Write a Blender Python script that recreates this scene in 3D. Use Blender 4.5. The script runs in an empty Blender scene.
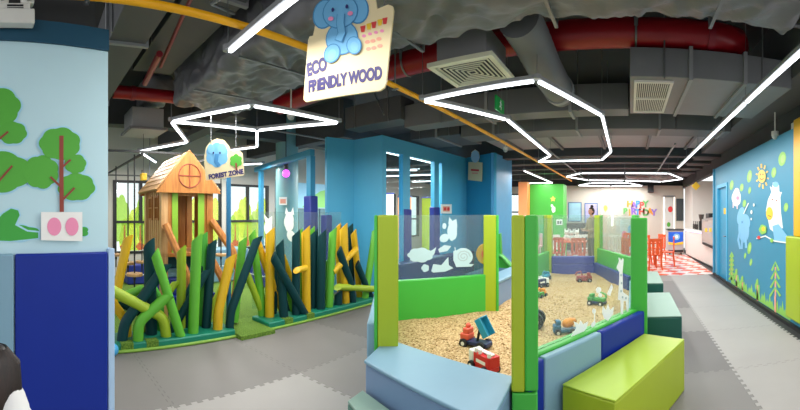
import bpy, bmesh, math, random
from math import sin, cos, pi, radians
from mathutils import Vector, Matrix, noise
random.seed(7)
SC = bpy.context.scene
COL = SC.collection

# ------------------------------------------------------------------ place geometry
# The photograph is a cylindrical phone panorama: camera 1.5 m above the floor.
F, AX, AY, H = 378.0, 630.0, 215.0, 1.5
def az(x): return (x - AX) / F
def at_d(x, y, d): a = az(x); return Vector((d*sin(a), d*cos(a), H + (AY-y)*d/F))
def at_z(x, y, z): return at_d(x, y, (z-H)*F/(AY-y))
def on_x(X):
    return lambda x, y: at_d(x, y, X/sin(az(x)))
def on_y(Y):
    return lambda x, y: at_d(x, y, Y/cos(az(x)))
def on_n(a0, D):
    return lambda x, y: at_d(x, y, D/cos(az(x)-a0))
def on_seg(p, q):
    p = Vector((p[0], p[1])); q = Vector((q[0], q[1])); n = Vector((-(q-p).y, (q-p).x)).normalized(); D = n.dot(p)
    def f(x, y):
        a = az(x); return at_d(x, y, D/(n.x*sin(a)+n.y*cos(a)))
    return f

# ------------------------------------------------------------------ materials
def lin(h):
    h = h.lstrip('#'); r = [int(h[i:i+2], 16)/255 for i in (0, 2, 4)]
    return tuple(c/12.92 if c <= .04045 else ((c+.055)/1.055)**2.4 for c in r) + (1,)
MATS = {}
def mat(name, hexc, rough=.5, var=.06, scale=6, bump=0, bscale=40, metal=0, spec=.5, coat=0):
    if name in MATS: return MATS[name]
    m = bpy.data.materials.new(name); m.use_nodes = True; nt = m.node_tree; N = nt.nodes; L = nt.links
    b = N['Principled BSDF']; c = lin(hexc)
    tc = N.new('ShaderNodeTexCoord')
    nz = N.new('ShaderNodeTexNoise'); nz.inputs['Scale'].default_value = scale; nz.inputs['Detail'].default_value = 3
    L.new(tc.outputs['Object'], nz.inputs['Vector'])
    mx = N.new('ShaderNodeMix'); mx.data_type = 'RGBA'
    mx.inputs[6].default_value = tuple(v*(1-var) for v in c[:3]) + (1,)
    mx.inputs[7].default_value = tuple(min(1, v*(1+var)) for v in c[:3]) + (1,)
    L.new(nz.outputs['Fac'], mx.inputs[0]); L.new(mx.outputs[2], b.inputs['Base Color'])
    b.inputs['Roughness'].default_value = rough; b.inputs['Metallic'].default_value = metal
    b.inputs['Specular IOR Level'].default_value = spec
    b.inputs['Coat Weight'].default_value = coat
    if bump:
        n2 = N.new('ShaderNodeTexNoise'); n2.inputs['Scale'].default_value = bscale; n2.inputs['Detail'].default_value = 4
        L.new(tc.outputs['Object'], n2.inputs['Vector'])
        bp = N.new('ShaderNodeBump'); bp.inputs['Strength'].default_value = bump; bp.inputs['Distance'].default_value = .02
        L.new(n2.outputs['Fac'], bp.inputs['Height']); L.new(bp.outputs['Normal'], b.inputs['Normal'])
    MATS[name] = m; return m
def emit(name, hexc, s):
    m = bpy.data.materials.new(name); m.use_nodes = True; nt = m.node_tree
    b = nt.nodes['Principled BSDF']; b.inputs['Base Color'].default_value = lin(hexc)
    b.inputs['Emission Color'].default_value = lin(hexc); b.inputs['Emission Strength'].default_value = s
    MATS[name] = m; return m
def glass_mat(name, tint, haze):
    m = bpy.data.materials.new(name); m.use_nodes = True; nt = m.node_tree; N = nt.nodes; L = nt.links; N.clear()
    o = N.new('ShaderNodeOutputMaterial'); t = N.new('ShaderNodeBsdfTransparent'); t.inputs[0].default_value = lin(tint)
    g = N.new('ShaderNodeBsdfGlossy'); g.inputs['Roughness'].default_value = .03
    d = N.new('ShaderNodeBsdfDiffuse'); d.inputs[0].default_value = lin('#dfeaea')
    lw = N.new('ShaderNodeLayerWeight'); pw = N.new('ShaderNodeMath'); pw.operation = 'POWER'; pw.inputs[1].default_value = 4; L.new(lw.outputs['Facing'], pw.inputs[0])
    fr = N.new('ShaderNodeMath'); fr.operation = 'MULTIPLY_ADD'; fr.inputs[1].default_value = .35; fr.inputs[2].default_value = .02; L.new(pw.outputs[0], fr.inputs[0])
    a = N.new('ShaderNodeMixShader'); b = N.new('ShaderNodeMixShader'); b.inputs[0].default_value = haze
    L.new(fr.outputs[0], a.inputs[0]); L.new(t.outputs[0], a.inputs[1]); L.new(g.outputs[0], a.inputs[2])
    L.new(a.outputs[0], b.inputs[1]); L.new(d.outputs[0], b.inputs[2]); L.new(b.outputs[0], o.inputs[0])
    MATS[name] = m; return m
def translucent(name, hexc):
    m = bpy.data.materials.new(name); m.use_nodes = True; nt = m.node_tree; N = nt.nodes; L = nt.links; N.clear()
    o = N.new('ShaderNodeOutputMaterial'); d = N.new('ShaderNodeBsdfDiffuse'); t = N.new('ShaderNodeBsdfTransparent')
    d.inputs[0].default_value = lin(hexc); t.inputs[0].default_value = lin(hexc)
    x = N.new('ShaderNodeMixShader'); x.inputs[0].default_value = .8
    L.new(d.outputs[0], x.inputs[1]); L.new(t.outputs[0], x.inputs[2]); L.new(x.outputs[0], o.inputs[0])
    MATS[name] = m; return m
def wood(name, a, b, scale=3, axis=2, rough=.5):
    m = bpy.data.materials.new(name); m.use_nodes = True; nt = m.node_tree; N = nt.nodes; L = nt.links
    p = N['Principled BSDF']; p.inputs['Roughness'].default_value = rough
    tc = N.new('ShaderNodeTexCoord'); mp = N.new('ShaderNodeMapping'); s = [12, 12, 12]; s[axis] = 1.2
    mp.inputs['Scale'].default_value = s; L.new(tc.outputs['Object'], mp.inputs[0])
    nz = N.new('ShaderNodeTexNoise'); nz.inputs['Scale'].default_value = scale; nz.inputs['Detail'].default_value = 6; nz.inputs['Distortion'].default_value = .6
    L.new(mp.outputs[0], nz.inputs['Vector'])
    r = N.new('ShaderNodeValToRGB'); r.color_ramp.elements[0].color = lin(a); r.color_ramp.elements[1].color = lin(b)
    r.color_ramp.elements[0].position = .3; r.color_ramp.elements[1].position = .7
    L.new(nz.outputs['Fac'], r.inputs[0]); L.new(r.outputs[0], p.inputs['Base Color'])
    MATS[name] = m; return m

# ------------------------------------------------------------------ mesh building
class MB:
    def __init__(s): s.v = []; s.f = []; s.m = []
    def add(s, vs, fs, mi=0):
        b = len(s.v); s.v.extend(Vector(v) for v in vs)
        for f in fs: s.f.append([b+i for i in f]); s.m.append(mi)
        return s
    def box(s, c, d, R=None, mi=0):
        R = R or Matrix(); c = Vector(c); vs = []
        for z in (-.5, .5):
            for x, y in ((-.5, -.5), (.5, -.5), (.5, .5), (-.5, .5)):
                vs.append(c + (R @ Vector((x*d[0], y*d[1], z*d[2]))))
        return s.add(vs, [(3, 2, 1, 0), (4, 5, 6, 7), (0, 1, 5, 4), (1, 2, 6, 5), (2, 3, 7, 6), (3, 0, 4, 7)], mi)
    def bx(s, x0, x1, y0, y1, z0, z1, mi=0):
        return s.box(((x0+x1)/2, (y0+y1)/2, (z0+z1)/2), (x1-x0, y1-y0, z1-z0), None, mi)
    def wall(s, p, q, z0, z1, t, off=0, mi=0, e0=0, e1=0):
        """box standing on the ground line p-q; thickness t, its middle shifted off to the right of p->q"""
        p = Vector((p[0], p[1], 0)); q = Vector((q[0], q[1], 0)); u = (q-p).normalized(); n = Vector((u.y, -u.x, 0))
        p = p - u*e0; q = q + u*e1; c = (p+q)/2 + n*off + Vector((0, 0, (z0+z1)/2))
        R = Matrix((u, -n, (0, 0, 1))).transposed().to_4x4()
        return s.box(c, ((q-p).length, t, z1-z0), R, mi)
    def tube(s, pts, r, n=12, mi=0, cap=True, tip=0):
        pts = [Vector(p) for p in pts]; rr = r if isinstance(r, (list, tuple)) else [r]*len(pts)
        rings = []; t0 = (pts[1]-pts[0]).normalized()
        a = t0.orthogonal().normalized()
        for i, p in enumerate(pts):
            t = ((pts[min(i+1, len(pts)-1)]-p).normalized() + (p-pts[max(i-1, 0)]).normalized())
            t = t.normalized() if t.length > 1e-6 else t0
            a = (a - t*a.dot(t)).normalized(); b = t.cross(a)
            k = []
            for j in range(n):
                w = 2*pi*j/n; q = p + (a*cos(w)+b*sin(w))*rr[i]
                k.append(q)
            rings.append(k)
        if tip:   # slanted cut at the far end
            t = (pts[-1]-pts[-2]).normalized()
            for j in range(n): rings[-1][j] = rings[-1][j] + t*tip*cos(2*pi*j/n)
        vs = [q for k in rings for q in k]; fs = []
        for i in range(len(pts)-1):
            for j in range(n):
                fs.append((i*n+j, i*n+(j+1) % n, (i+1)*n+(j+1) % n, (i+1)*n+j))
        if cap: fs.append(tuple(reversed(range(n)))); fs.append(tuple((len(pts)-1)*n+j for j in range(n)))
        return s.add(vs, fs, mi)
    def cyl(s, a, b, r, n=16, mi=0): return s.tube([a, b], r, n, mi)
    def prism(s, pts, w, mi=0):
        """polygon of 3-D points pushed by vector w"""
        n = len(pts); pts = [Vector(p) for p in pts]; w = Vector(w)
        nn = Vector((0, 0, 0))
        for i in range(n): nn += pts[i].cross(pts[(i+1) % n])
        if nn.dot(w) < 0: pts.reverse()
        vs = pts + [p+w for p in pts]
        return s.add(vs, [tuple(reversed(range(n))), tuple(range(n, 2*n))] + [(i, (i+1) % n, n+(i+1) % n, n+i) for i in range(n)], mi)
    def ell(s, c, r, R=None, nu=16, nv=10, mi=0):
        R = R or Matrix(); c = Vector(c); r = (r, r, r) if isinstance(r, (int, float)) else r
        vs = [c + R @ Vector((0, 0, -r[2]))]
        for i in range(1, nv):
            ph = -pi/2 + pi*i/nv
            for j in range(nu):
                t = 2*pi*j/nu; vs.append(c + R @ Vector((r[0]*cos(ph)*cos(t), r[1]*cos(ph)*sin(t), r[2]*sin(ph))))
        vs.append(c + R @ Vector((0, 0, r[2]))); fs = []
        for j in range(nu): fs.append((0, 1+(j+1) % nu, 1+j))
        for i in range(nv-2):
            for j in range(nu):
                a = 1+i*nu; fs.append((a+j, a+(j+1) % nu, a+nu+(j+1) % nu, a+nu+j))
        a = 1+(nv-2)*nu
        for j in range(nu): fs.append((a+j, a+(j+1) % nu, len(vs)-1))
        return s.add(vs, fs, mi)
    def xform(s, M): s.v = [M @ v for v in s.v]; return s
    def build(s, name, mats, parent=None, world=True, bevel=0, seg=3, smooth=35, origin=None):
        if not isinstance(mats, (list, tuple)): mats = [mats]
        vs = s.v
        if parent is not None:
            if world:
                I = FR[parent.name].inverted(); vs = [I @ v for v in vs]
            o_loc = Vector((0, 0, 0))
        else:
            if origin is None:
                lo = Vector((min(v[i] for v in vs) for i in range(3))); hi = Vector((max(v[i] for v in vs) for i in range(3)))
                origin = Vector(((lo.x+hi.x)/2, (lo.y+hi.y)/2, lo.z))
            o_loc = Vector(origin); vs = [v-o_loc for v in vs]
        me = bpy.data.meshes.new(name); me.from_pydata([tuple(v) for v in vs], [], s.f)
        for m in mats: me.materials.append(m)
        if len(mats) > 1: me.polygons.foreach_set('material_index', s.m)
        if smooth:
            me.polygons.foreach_set('use_smooth', [True]*len(me.polygons)); me.set_sharp_from_angle(angle=radians(smooth))
        me.update()
        o = bpy.data.objects.new(name, me); COL.objects.link(o); o.location = o_loc
        FR[o.name] = Matrix.Translation(o_loc)
        if parent is not None:
            o.parent = parent; FR[o.name] = FR[parent.name].copy()
        if bevel:
            b = o.modifiers.new('bevel', 'BEVEL'); b.width = bevel; b.segments = seg; b.limit_method = 'ANGLE'; b.angle_limit = radians(40); b.harden_normals = False
        return o
FR = {}
def tag(o, label, cat, group=None, kind=None):
    if label: o['label'] = label
    if cat: o['category'] = cat
    if group: o['group'] = group
    if kind: o['kind'] = kind
    return o
def thing(name, label, cat, loc=(0, 0, 0), rz=0, group=None):
    o = bpy.data.objects.new(name, None); COL.objects.link(o); o.location = loc; o.rotation_euler = (0, 0, rz); o.empty_display_size = .1
    FR[o.name] = Matrix.Translation(Vector(loc)) @ Matrix.Rotation(rz, 4, 'Z')
    return tag(o, label, cat, group)
def struct(name, mb, mats, parent=None, **k):
    o = mb.build(name, mats, parent, **k); o['kind'] = 'structure'; return o
def copy_thing(root, loc=None, rz=None, label=None):
    r = root.copy(); COL.objects.link(r)
    if loc is not None: r.location = loc
    if rz is not None: r.rotation_euler = (0, 0, rz)
    if label: r['label'] = label
    for ch in [o for o in COL.objects if o.parent == root]:
        c = ch.copy(); COL.objects.link(c); c.parent = r
        for g in [o for o in COL.objects if o.parent == ch]:
            d = g.copy(); COL.objects.link(d); d.parent = c
    FR[r.name] = Matrix.Translation(r.location) @ Matrix.Rotation(r.rotation_euler.z, 4, 'Z')
    return r
def text(name, body, parent, origin, u, n, size, m, offset=.0, ext=.002, align='CENTER', xs=1.0):
    """lettering lying on a surface: u = reading direction, n = surface normal"""
    c = bpy.data.curves.new(name, 'FONT'); c.body = body; c.size = size; c.extrude = ext; c.offset = offset; c.align_x = align; c.align_y = 'CENTER'
    c.materials.append(m)
    o = bpy.data.objects.new('tmp_text', c); COL.objects.link(o)
    me = bpy.data.meshes.new_from_object(o.evaluated_get(bpy.context.evaluated_depsgraph_get())); bpy.data.objects.remove(o); bpy.data.curves.remove(c)
    me.name = name; o = bpy.data.objects.new(name, me); COL.objects.link(o)
    u = Vector(u).normalized(); n = Vector(n).normalized(); v = n.cross(u)
    M = Matrix((u*xs, v, n)).transposed().to_4x4(); M.translation = Vector(origin)
    if parent is not None:
        o.parent = parent; M = FR[parent.name].inverted() @ M
    o.matrix_local = M
    return o
def E(cx, cy, rx, ry=None, rot=0, n=20):
    ry = rx if ry is None else ry; c, s = cos(radians(rot)), sin(radians(rot)); out = []
    for i in range(n):
        t = 2*pi*i/n; x, y = rx*cos(t), ry*sin(t); out.append((cx+x*c-y*s, cy+x*s+y*c))
    return out
def blob(cx, cy, rx, ry, k=7, dep=.1, ph=0, n=56):
    out = []
    for i in range(n):
        t = 2*pi*i/n; q = 1-dep+dep*abs(sin(k*t/2+ph)); out.append((cx+rx*q*cos(t), cy+ry*q*sin(t)))
    return out
def star(cx, cy, rx, ry, k=5, inner=.45, ph=-pi/2):
    return [(cx+(rx if i % 2 == 0 else rx*inner)*cos(ph+pi*i/k), cy+(ry if i % 2 == 0 else ry*inner)*sin(ph+pi*i/k)) for i in range(2*k)]
def line(pts, w):
    """a stroke of width w along 2-D points"""
    L, R = [], []
    for i, p in enumerate(pts):
        a = pts[max(i-1, 0)]; b = pts[min(i+1, len(pts)-1)]; dx, dy = b[0]-a[0], b[1]-a[1]; l = math.hypot(dx, dy) or 1
        L.append((p[0]-dy/l*w/2, p[1]+dx/l*w/2)); R.append((p[0]+dy/l*w/2, p[1]-dx/l*w/2))
    return L + R[::-1]
def sticker(name, surf, n, shapes, parent=None, label=None, cat=None, group=None, step=.0012, base=.001):
    """flat vinyl cut-outs on a surface: shapes = [(2-D polygon, material)], later ones on top"""
    n = Vector(n).normalized(); mats = []; mb = MB()
    for i, (poly, m) in enumerate(shapes):
        if m not in mats: mats.append(m)
        pts = [surf(x, y) + n*(base+step*i) for x, y in poly]
        mb.prism(pts, n*step, mats.index(m))
    o = mb.build(name, mats, parent, smooth=0)
    if label: tag(o, label, cat, group)
    return o
# ------------------------------------------------------------------ palette
LIME = mat('lime vinyl', '#a0b41f', .42, .04, bump=.05, bscale=8)
LIME2 = mat('yellow green vinyl', '#a9c233', .42, .04, bump=.05, bscale=8)
GREEN = mat('bright green vinyl', '#3fae3c', .42, .04, bump=.05, bscale=8)
LBLUE = mat('light blue vinyl', '#7a9fb4', .42, .04, bump=.05, bscale=8)
BLUE = mat('royal blue vinyl', '#132d8e', .42, .05, spec=.25, bump=.05, bscale=8)
INDIGO = mat('indigo vinyl', '#22318a', .45, .05)
SAGE = mat('sage green vinyl', '#7f9d90', .45, .05, bump=.05, bscale=8)
DGREEN = mat('dark green vinyl', '#13554c', .45, .05)
WALLB = mat('blue painted panel', '#4fabd2', .5, .03)
WALLR = mat('blue wall paint', '#3489aa', .5, .03)
WALLD = mat('deep blue paint', '#2f92ba', .5, .03)
WALLL = mat('pale blue wall paint', '#bcdce6', .6, .03)
NAVY = mat('dark teal paint', '#0c4660', .6, .06)
WHITE = mat('white paint', '#d9d5d0', .6, .02)
WARMW = mat('warm white wall', '#c3beb4', .6, .03)
DARK = mat('charcoal ceiling paint', '#38393c', .8, .2, 2)
DUCT = mat('grey duct paint', '#68696c', .6, .12, 3)
DUCTL = mat('light grey duct', '#8c8d90', .55, .12, 3)
WRAP = mat('grey duct wrap', '#6c6c70', .42, .25, 4, bump=.8, bscale=5)
BLACK = mat('black plastic', '#17181a', .5)
STEEL = mat('grey steel', '#7c7e80', .4, .1, metal=.6)
RED = mat('red pipe paint', '#930c1a', .35, .1)
REDD = mat('dark red pipe paint', '#8a1428', .4, .1)
YPIPE = mat('yellow pipe paint', '#f7b00c', .4, .08)
CREAM = mat('cream board', '#ead6a8', .5, .03)
ELE = mat('elephant blue print', '#6fb2dd', .5, .03)
ELED = mat('elephant dark blue print', '#3f86ba', .5, .03)
PINK = mat('pink print', '#ee8fb4', .5, .03)
PURPLE = mat('dark purple lettering', '#2c2168', .5, .02)
YEL = mat('yellow print', '#f0c530', .5, .03)
REDP = mat('red print', '#d83a3a', .5, .03)
ORANGE = mat('orange plastic', '#e8602c', .45, .05)
LEAF = mat('leaf green print', '#4fa733', .55, .06, 12)
LEAFD = mat('grass green print', '#3aa33c', .55, .06, 12)
TRUNK = mat('red brown print', '#8e3a2c', .55, .05)
STW = mat('white vinyl cut-out', '#eef2ef', .5, .02)
STG = mat('green dot print', '#8fc95b', .5, .03)
STY = mat('sun yellow print', '#ecc55a', .5, .03)
LBP = mat('light blue print', '#7dbbe2', .5, .03)
SKIN = mat('skin', '#d9a488', .5, .05)
HAIR = wood('dark brown hair', '#120b09', '#33221c', 9, 2, .4)
WOODO = wood('orange wood', '#96571c', '#b87a34', 2.2, 2)
WOODS = wood('pale wood', '#b08250', '#cfa572', 2.2, 2)
TEAL = mat('teal vinyl base', '#0b7a60', .45, .06)
P_LIME = mat('lime foam', '#5eae2f', .5, .06)
P_OLIVE = mat('olive lime foam', '#9cb526', .5, .06)
P_YEL = mat('yellow foam', '#d6a90f', .5, .06)
P_TEAL = mat('dark teal foam', '#0b3a3e', .55, .1, spec=.2)
P_GREEN = mat('mid green foam', '#48a436', .5, .06)
LED = emit('white light tube', '#f6fbff', 3.5)
LEDV = emit('violet light strip', '#c9b6ff', 3)
GLASS = glass_mat('clear panel', '#f2f8f6', .045)
WGLASS = glass_mat('window glass', '#f4fbfa', .02)

# ------------------------------------------------------------------ floor
def floor_mat():
    m = bpy.data.materials.new('foam mats'); m.use_nodes = True; nt = m.node_tree; N = nt.nodes; L = nt.links
    b = N['Principled BSDF']; b.inputs['Roughness'].default_value = .55
    g = N.new('ShaderNodeNewGeometry'); sp = N.new('ShaderNodeSeparateXYZ'); L.new(g.outputs['Position'], sp.inputs[0])
    def math(op, a, c=None, d=None):
        n = N.new('ShaderNodeMath'); n.operation = op
        for i, v in enumerate((a, c, d)):
            if v is None: continue
            if isinstance(v, (int, float)): n.inputs[i].default_value = v
            else: L.new(v, n.inputs[i])
        return n.outputs[0]
    T = 1.25
    def teeth(c): return math('MULTIPLY', math('SIGN', math('SINE', math('MULTIPLY', c, 2*pi/.1))), .016)
    def axis(c, other, off):
        k = math('DIVIDE', math('ADD', math('SUBTRACT', c, off), teeth(other)), T)
        cell = math('FLOOR', k); fr = math('FRACT', k)
        edge = math('MINIMUM', fr, math('SUBTRACT', 1, fr))
        return cell, math('LESS_THAN', edge, .0035)
    cx, ex = axis(sp.outputs[0], sp.outputs[1], -2.76)
    cy, ey = axis(sp.outputs[1], sp.outputs[0], 2.3)
    cb = N.new('ShaderNodeCombineXYZ'); L.new(cx, cb.inputs[0]); L.new(cy, cb.inputs[1])
    # the light corridor strip beside the right wall, else tiles shaded one by one
    wn = N.new('ShaderNodeTexWhiteNoise'); L.new(cb.outputs[0], wn.inputs[0])
    r = N.new('ShaderNodeValToRGB'); r.color_ramp.interpolation = 'CONSTANT'; e = r.color_ramp.elements
    e[0].color = lin('#7b7774'); e[1].position = .45; e[1].color = lin('#86827e'); k = e.new(.75); k.color = lin('#706c6a')
    L.new(wn.outputs[0], r.inputs[0])
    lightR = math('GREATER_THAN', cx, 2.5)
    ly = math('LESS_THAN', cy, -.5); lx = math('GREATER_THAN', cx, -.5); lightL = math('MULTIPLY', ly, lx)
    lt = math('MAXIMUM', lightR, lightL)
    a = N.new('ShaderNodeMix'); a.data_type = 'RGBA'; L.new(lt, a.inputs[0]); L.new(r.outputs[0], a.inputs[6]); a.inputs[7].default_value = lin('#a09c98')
    # black edging strip with teeth along the right wall
    bs = math('GREATER_THAN', math('ADD', sp.outputs[0], teeth(sp.outputs[1])), 1.96)
    c2 = N.new('ShaderNodeMix'); c2.data_type = 'RGBA'; L.new(bs, c2.inputs[0]); L.new(a.outputs[2], c2.inputs[6]); c2.inputs[7].default_value = lin('#2a2a2b')
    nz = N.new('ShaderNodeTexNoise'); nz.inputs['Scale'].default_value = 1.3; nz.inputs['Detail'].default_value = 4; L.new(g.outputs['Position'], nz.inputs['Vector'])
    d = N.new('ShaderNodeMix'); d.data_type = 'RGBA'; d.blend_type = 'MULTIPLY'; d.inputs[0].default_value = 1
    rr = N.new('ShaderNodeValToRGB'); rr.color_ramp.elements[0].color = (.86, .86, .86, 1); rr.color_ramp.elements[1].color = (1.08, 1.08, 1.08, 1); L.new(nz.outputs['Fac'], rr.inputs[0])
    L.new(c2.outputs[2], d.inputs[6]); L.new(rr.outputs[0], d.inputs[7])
    ed = math('MULTIPLY', math('MAXIMUM', ex, ey), .42)
    f = N.new('ShaderNodeMix'); f.data_type = 'RGBA'; L.new(ed, f.inputs[0]); L.new(d.outputs[2], f.inputs[6]); f.inputs[7].default_value = lin('#45423f')
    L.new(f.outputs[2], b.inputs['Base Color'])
    n3 = N.new('ShaderNodeTexNoise'); n3.inputs['Scale'].default_value = 180; L.new(g.outputs['Position'], n3.inputs['Vector'])
    bp = N.new('ShaderNodeBump'); bp.inputs['Strength'].default_value = .12; bp.inputs['Distance'].default_value = .004; L.new(n3.outputs[0], bp.inputs['Height']); L.new(bp.outputs[0], b.inputs['Normal'])
    return m
def checker_mat():
    m = bpy.data.materials.new('red and white tiles'); m.use_nodes = True; nt = m.node_tree; N = nt.nodes; L = nt.links
    b = N['Principled BSDF']; b.inputs['Roughness'].default_value = .25
    tc = N.new('ShaderNodeNewGeometry'); mp = N.new('ShaderNodeMapping'); mp.inputs['Rotation'].default_value = (0, 0, radians(30))
    L.new(tc.outputs['Position'], mp.inputs[0])
    c = N.new('ShaderNodeTexChecker'); c.inputs['Scale'].default_value = 3.1; c.inputs[1].default_value = lin('#df5a3c'); c.inputs[2].default_value = lin('#e9e2dc')
    L.new(mp.outputs[0], c.inputs[0]); L.new(c.outputs[0], b.inputs['Base Color']); return m
def sand_mat():
    m = bpy.data.materials.new('wooden sand granules'); m.use_nodes = True; nt = m.node_tree; N = nt.nodes; L = nt.links
    b = N['Principled BSDF']; b.inputs['Roughness'].default_value = .75
    tc = N.new('ShaderNodeNewGeometry'); v = N.new('ShaderNodeTexVoronoi'); v.inputs['Scale'].default_value = 62; L.new(tc.outputs['Position'], v.inputs['Vector'])
    r = N.new('ShaderNodeValToRGB'); e = r.color_ramp.elements; e[0].color = lin('#9c7847'); e[1].color = lin('#d9bd90'); k = e.new(.5); k.color = lin('#bd9b69')
    sp = N.new('ShaderNodeSeparateColor'); L.new(v.outputs['Color'], sp.inputs[0]); L.new(sp.outputs[0], r.inputs[0])
    L.new(r.outputs[0], b.inputs['Base Color'])
    bp = N.new('ShaderNodeBump'); bp.invert = True; bp.inputs['Strength'].default_value = .7; bp.inputs['Distance'].default_value = .012; L.new(v.outputs['Distance'], bp.inputs['Height']); L.new(bp.outputs[0], b.inputs['Normal'])
    return m
def turf_mat():
    m = bpy.data.materials.new('artificial turf'); m.use_nodes = True; nt = m.node_tree; N = nt.nodes; L = nt.links
    b = N['Principled BSDF']; b.inputs['Roughness'].default_value = .9
    tc = N.new('ShaderNodeNewGeometry'); v = N.new('ShaderNodeTexNoise'); v.inputs['Scale'].default_value = 60; v.inputs['Detail'].default_value = 5; L.new(tc.outputs['Position'], v.inputs['Vector'])
    r = N.new('ShaderNodeValToRGB'); e = r.color_ramp.elements; e[0].position = .3; e[1].position = .7; e[0].color = lin('#3d6416'); e[1].color = lin('#7a9c34')
    L.new(v.outputs[0], r.inputs[0]); L.new(r.outputs[0], b.inputs['Base Color'])
    bp = N.new('ShaderNodeBump'); bp.inputs['Strength'].default_value = .8; bp.inputs['Distance'].default_value = .02; L.new(v.outputs[0], bp.inputs['Height']); L.new(bp.outputs[0], b.inputs['Normal'])
    return m
FM, CM, SM, TM = floor_mat(), checker_mat(), sand_mat(), turf_mat()
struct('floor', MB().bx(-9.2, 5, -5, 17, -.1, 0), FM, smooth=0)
struct('floor_tiles', MB().bx(-4.2, 2.12, 9.35, 16.2, 0, .006), CM, smooth=0)

# ------------------------------------------------------------------ ceiling and shell
struct('ceiling', MB().bx(-9.4, 5.2, -1.2, 17, 3.9, 4.0), DARK, smooth=0)
w = struct('wall_right', MB().bx(2.12, 2.24, 4.2, 8.05, 0, 2.66).bx(2.12, 2.24, 8.05, 9.0, 2.19, 2.66).bx(2.12, 2.24, 9.0, 9.3, 0, 2.66), WALLR, smooth=0)
struct('wall_right_upper', MB().bx(2.26, 2.4, 1, 16.5, 2.66, 3.9), DARK, smooth=0)
struct('wall_bulkhead', MB().bx(-9, 2.26, 16.25, 16.4, 2.76, 3.9), DARK, smooth=0)
d1 = struct('door_1', MB().bx(2.16, 2.2, 8.1, 8.95, 0.01, 2.14), WALLD, bevel=.004)
struct('door_frame', MB().bx(2.1, 2.2, 8.02, 8.1, 0, 2.22).bx(2.1, 2.2, 8.95, 9.03, 0, 2.22).bx(2.1, 2.2, 8.1, 8.95, 2.14, 2.22), WALLB, d1, bevel=.004)
MB().cyl((2.15, 8.2, 1.02), (2.1, 8.2, 1.02), .012).cyl((2.1, 8.2, 1.02), (2.1, 8.32, 1.02), .01).build('door_handle', STEEL, d1)
MB().bx(2.151, 2.157, 8.3, 8.5, 1.52, 1.66).build('door_sign', YEL, d1)
struct('wall_right_end', MB().bx(2.09, 2.24, 9.3, 9.4, 0, 2.66), WALLD, smooth=0)
struct('baseboard_right', MB().bx(2.07, 2.12, 4.2, 9.3, 0, .05), BLACK, smooth=0)
# padded pillar at the near end of the right wall
pl = struct('pillar_right', MB().bx(2.13, 2.6, 4.25, 4.7, 0, 2.75), WHITE, bevel=.01)
struct('pillar_padding', MB().bx(2.08, 2.12, 4.2, 4.52, 1.22, 2.75), mat('yellow vinyl', '#e6ab10', .42, .04), pl, bevel=.02)
struct('pillar_padding', MB().bx(2.03, 2.12, 4.2, 4.66, .14, 1.22), LIME, pl, bevel=.02)
# far back wall, side walls of the cafe
struct('wall_back', MB().bx(-4.4, 2.3, 16.1, 16.25, 0, 2.76), WARMW, smooth=0)
struct('wall_cafe_left', MB().bx(2.35, 4.6, 14.12, 16.1, 0, 2.8), WHITE, smooth=0); struct('wall_cafe_right', MB().bx(3.3, 3.45, 9.4, 14.12, 0, 2.8), WHITE, smooth=0)
gw = struct('wall_green', MB().bx(-3.42, -2.25, 12.6, 13.3, 0, 2.55), mat('green wall paint', '#42ad3c', .55, .03), smooth=0)
struct('trim_1', MB().bx(-3.74, -3.42, 12.3, 12.6, 0, 2.62), mat('orange laminate', '#ee9a5c', .5, .04), smooth=0)

struct('wall_back_left', MB().bx(-9, -4.4, 16.1, 16.25, 0, .9).bx(-9, -4.4, 16.1, 16.25, 2.45, 2.76).bx(-9, -8.6, 16.1, 16.25, .9, 2.45).bx(-4.7, -4.4, 16.1, 16.25, .9, 2.45), WARMW, smooth=0)
w10 = struct('window_10', MB().bx(-8.6, -4.7, 16.14, 16.2, .9, .96).bx(-8.6, -4.7, 16.14, 16.2, 2.39, 2.45).bx(-8.6, -4.7, 16.14, 16.2, 1.6, 1.66).bx(-6.7, -6.64, 16.14, 16.2, .96, 2.39), BLACK, smooth=0)
struct('window_pane', MB().bx(-8.6, -4.7, 16.16, 16.168, .9, 2.45), WGLASS, w10, smooth=0)
# left wall beside the camera
A0, D0 = -1.745, 2.25
SL = on_n(A0, D0); NL = Vector((-sin(A0), -cos(A0), 0)); UL = Vector((NL.y, -NL.x, 0))   # UL runs back towards the photographer's left
eL = SL(108, 215); eL.z = 0
pA = eL.copy(); pB = eL + (SL(0, 215) - SL(108, 215)).normalized()*2.4; pB.z = 0
def lwall(z0, z1, o0, o1, a=0.0, b=2.4):
    u = (pB-pA).normalized(); q0 = pA+u*a; q1 = pA+u*b
    mb = MB(); n = NL
    pts = [q0+n*o0, q1+n*o0, q1+n*o1, q0+n*o1]
    return mb.prism([Vector((p.x, p.y, z0)) for p in pts], (0, 0, z1-z0))
zt = SL(54, 44.5).z; zp = SL(60, 252.7).z
wl = struct('wall_left', lwall(0, zt, -.16, 0), WALLL, smooth=0)
struct('trim_2', lwall(zt, zt+.13, -.17, .02), NAVY, smooth=0)
struct('wall_left_upper', lwall(zt+.13, 3.9, -.3, -.1, .05), mat('dark bulkhead paint', '#37383a', .7, .1), smooth=0)
u14 = (SL(14, 215)-SL(108, 215)).length
struct('wall_padding', lwall(0.02, zp, 0, .035, .012, u14-.004), BLUE, wl, bevel=.012)
struct('wall_padding', lwall(0.02, zp, 0, .035, u14+.004, 2.38), LBLUE, wl, bevel=.012)
struct('wall_edge_strip', lwall(0.0, zp+.02, -.165, .03, -.035, .008), mat('pale edge vinyl', '#a9c6e4', .5), wl, bevel=.006)

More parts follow.
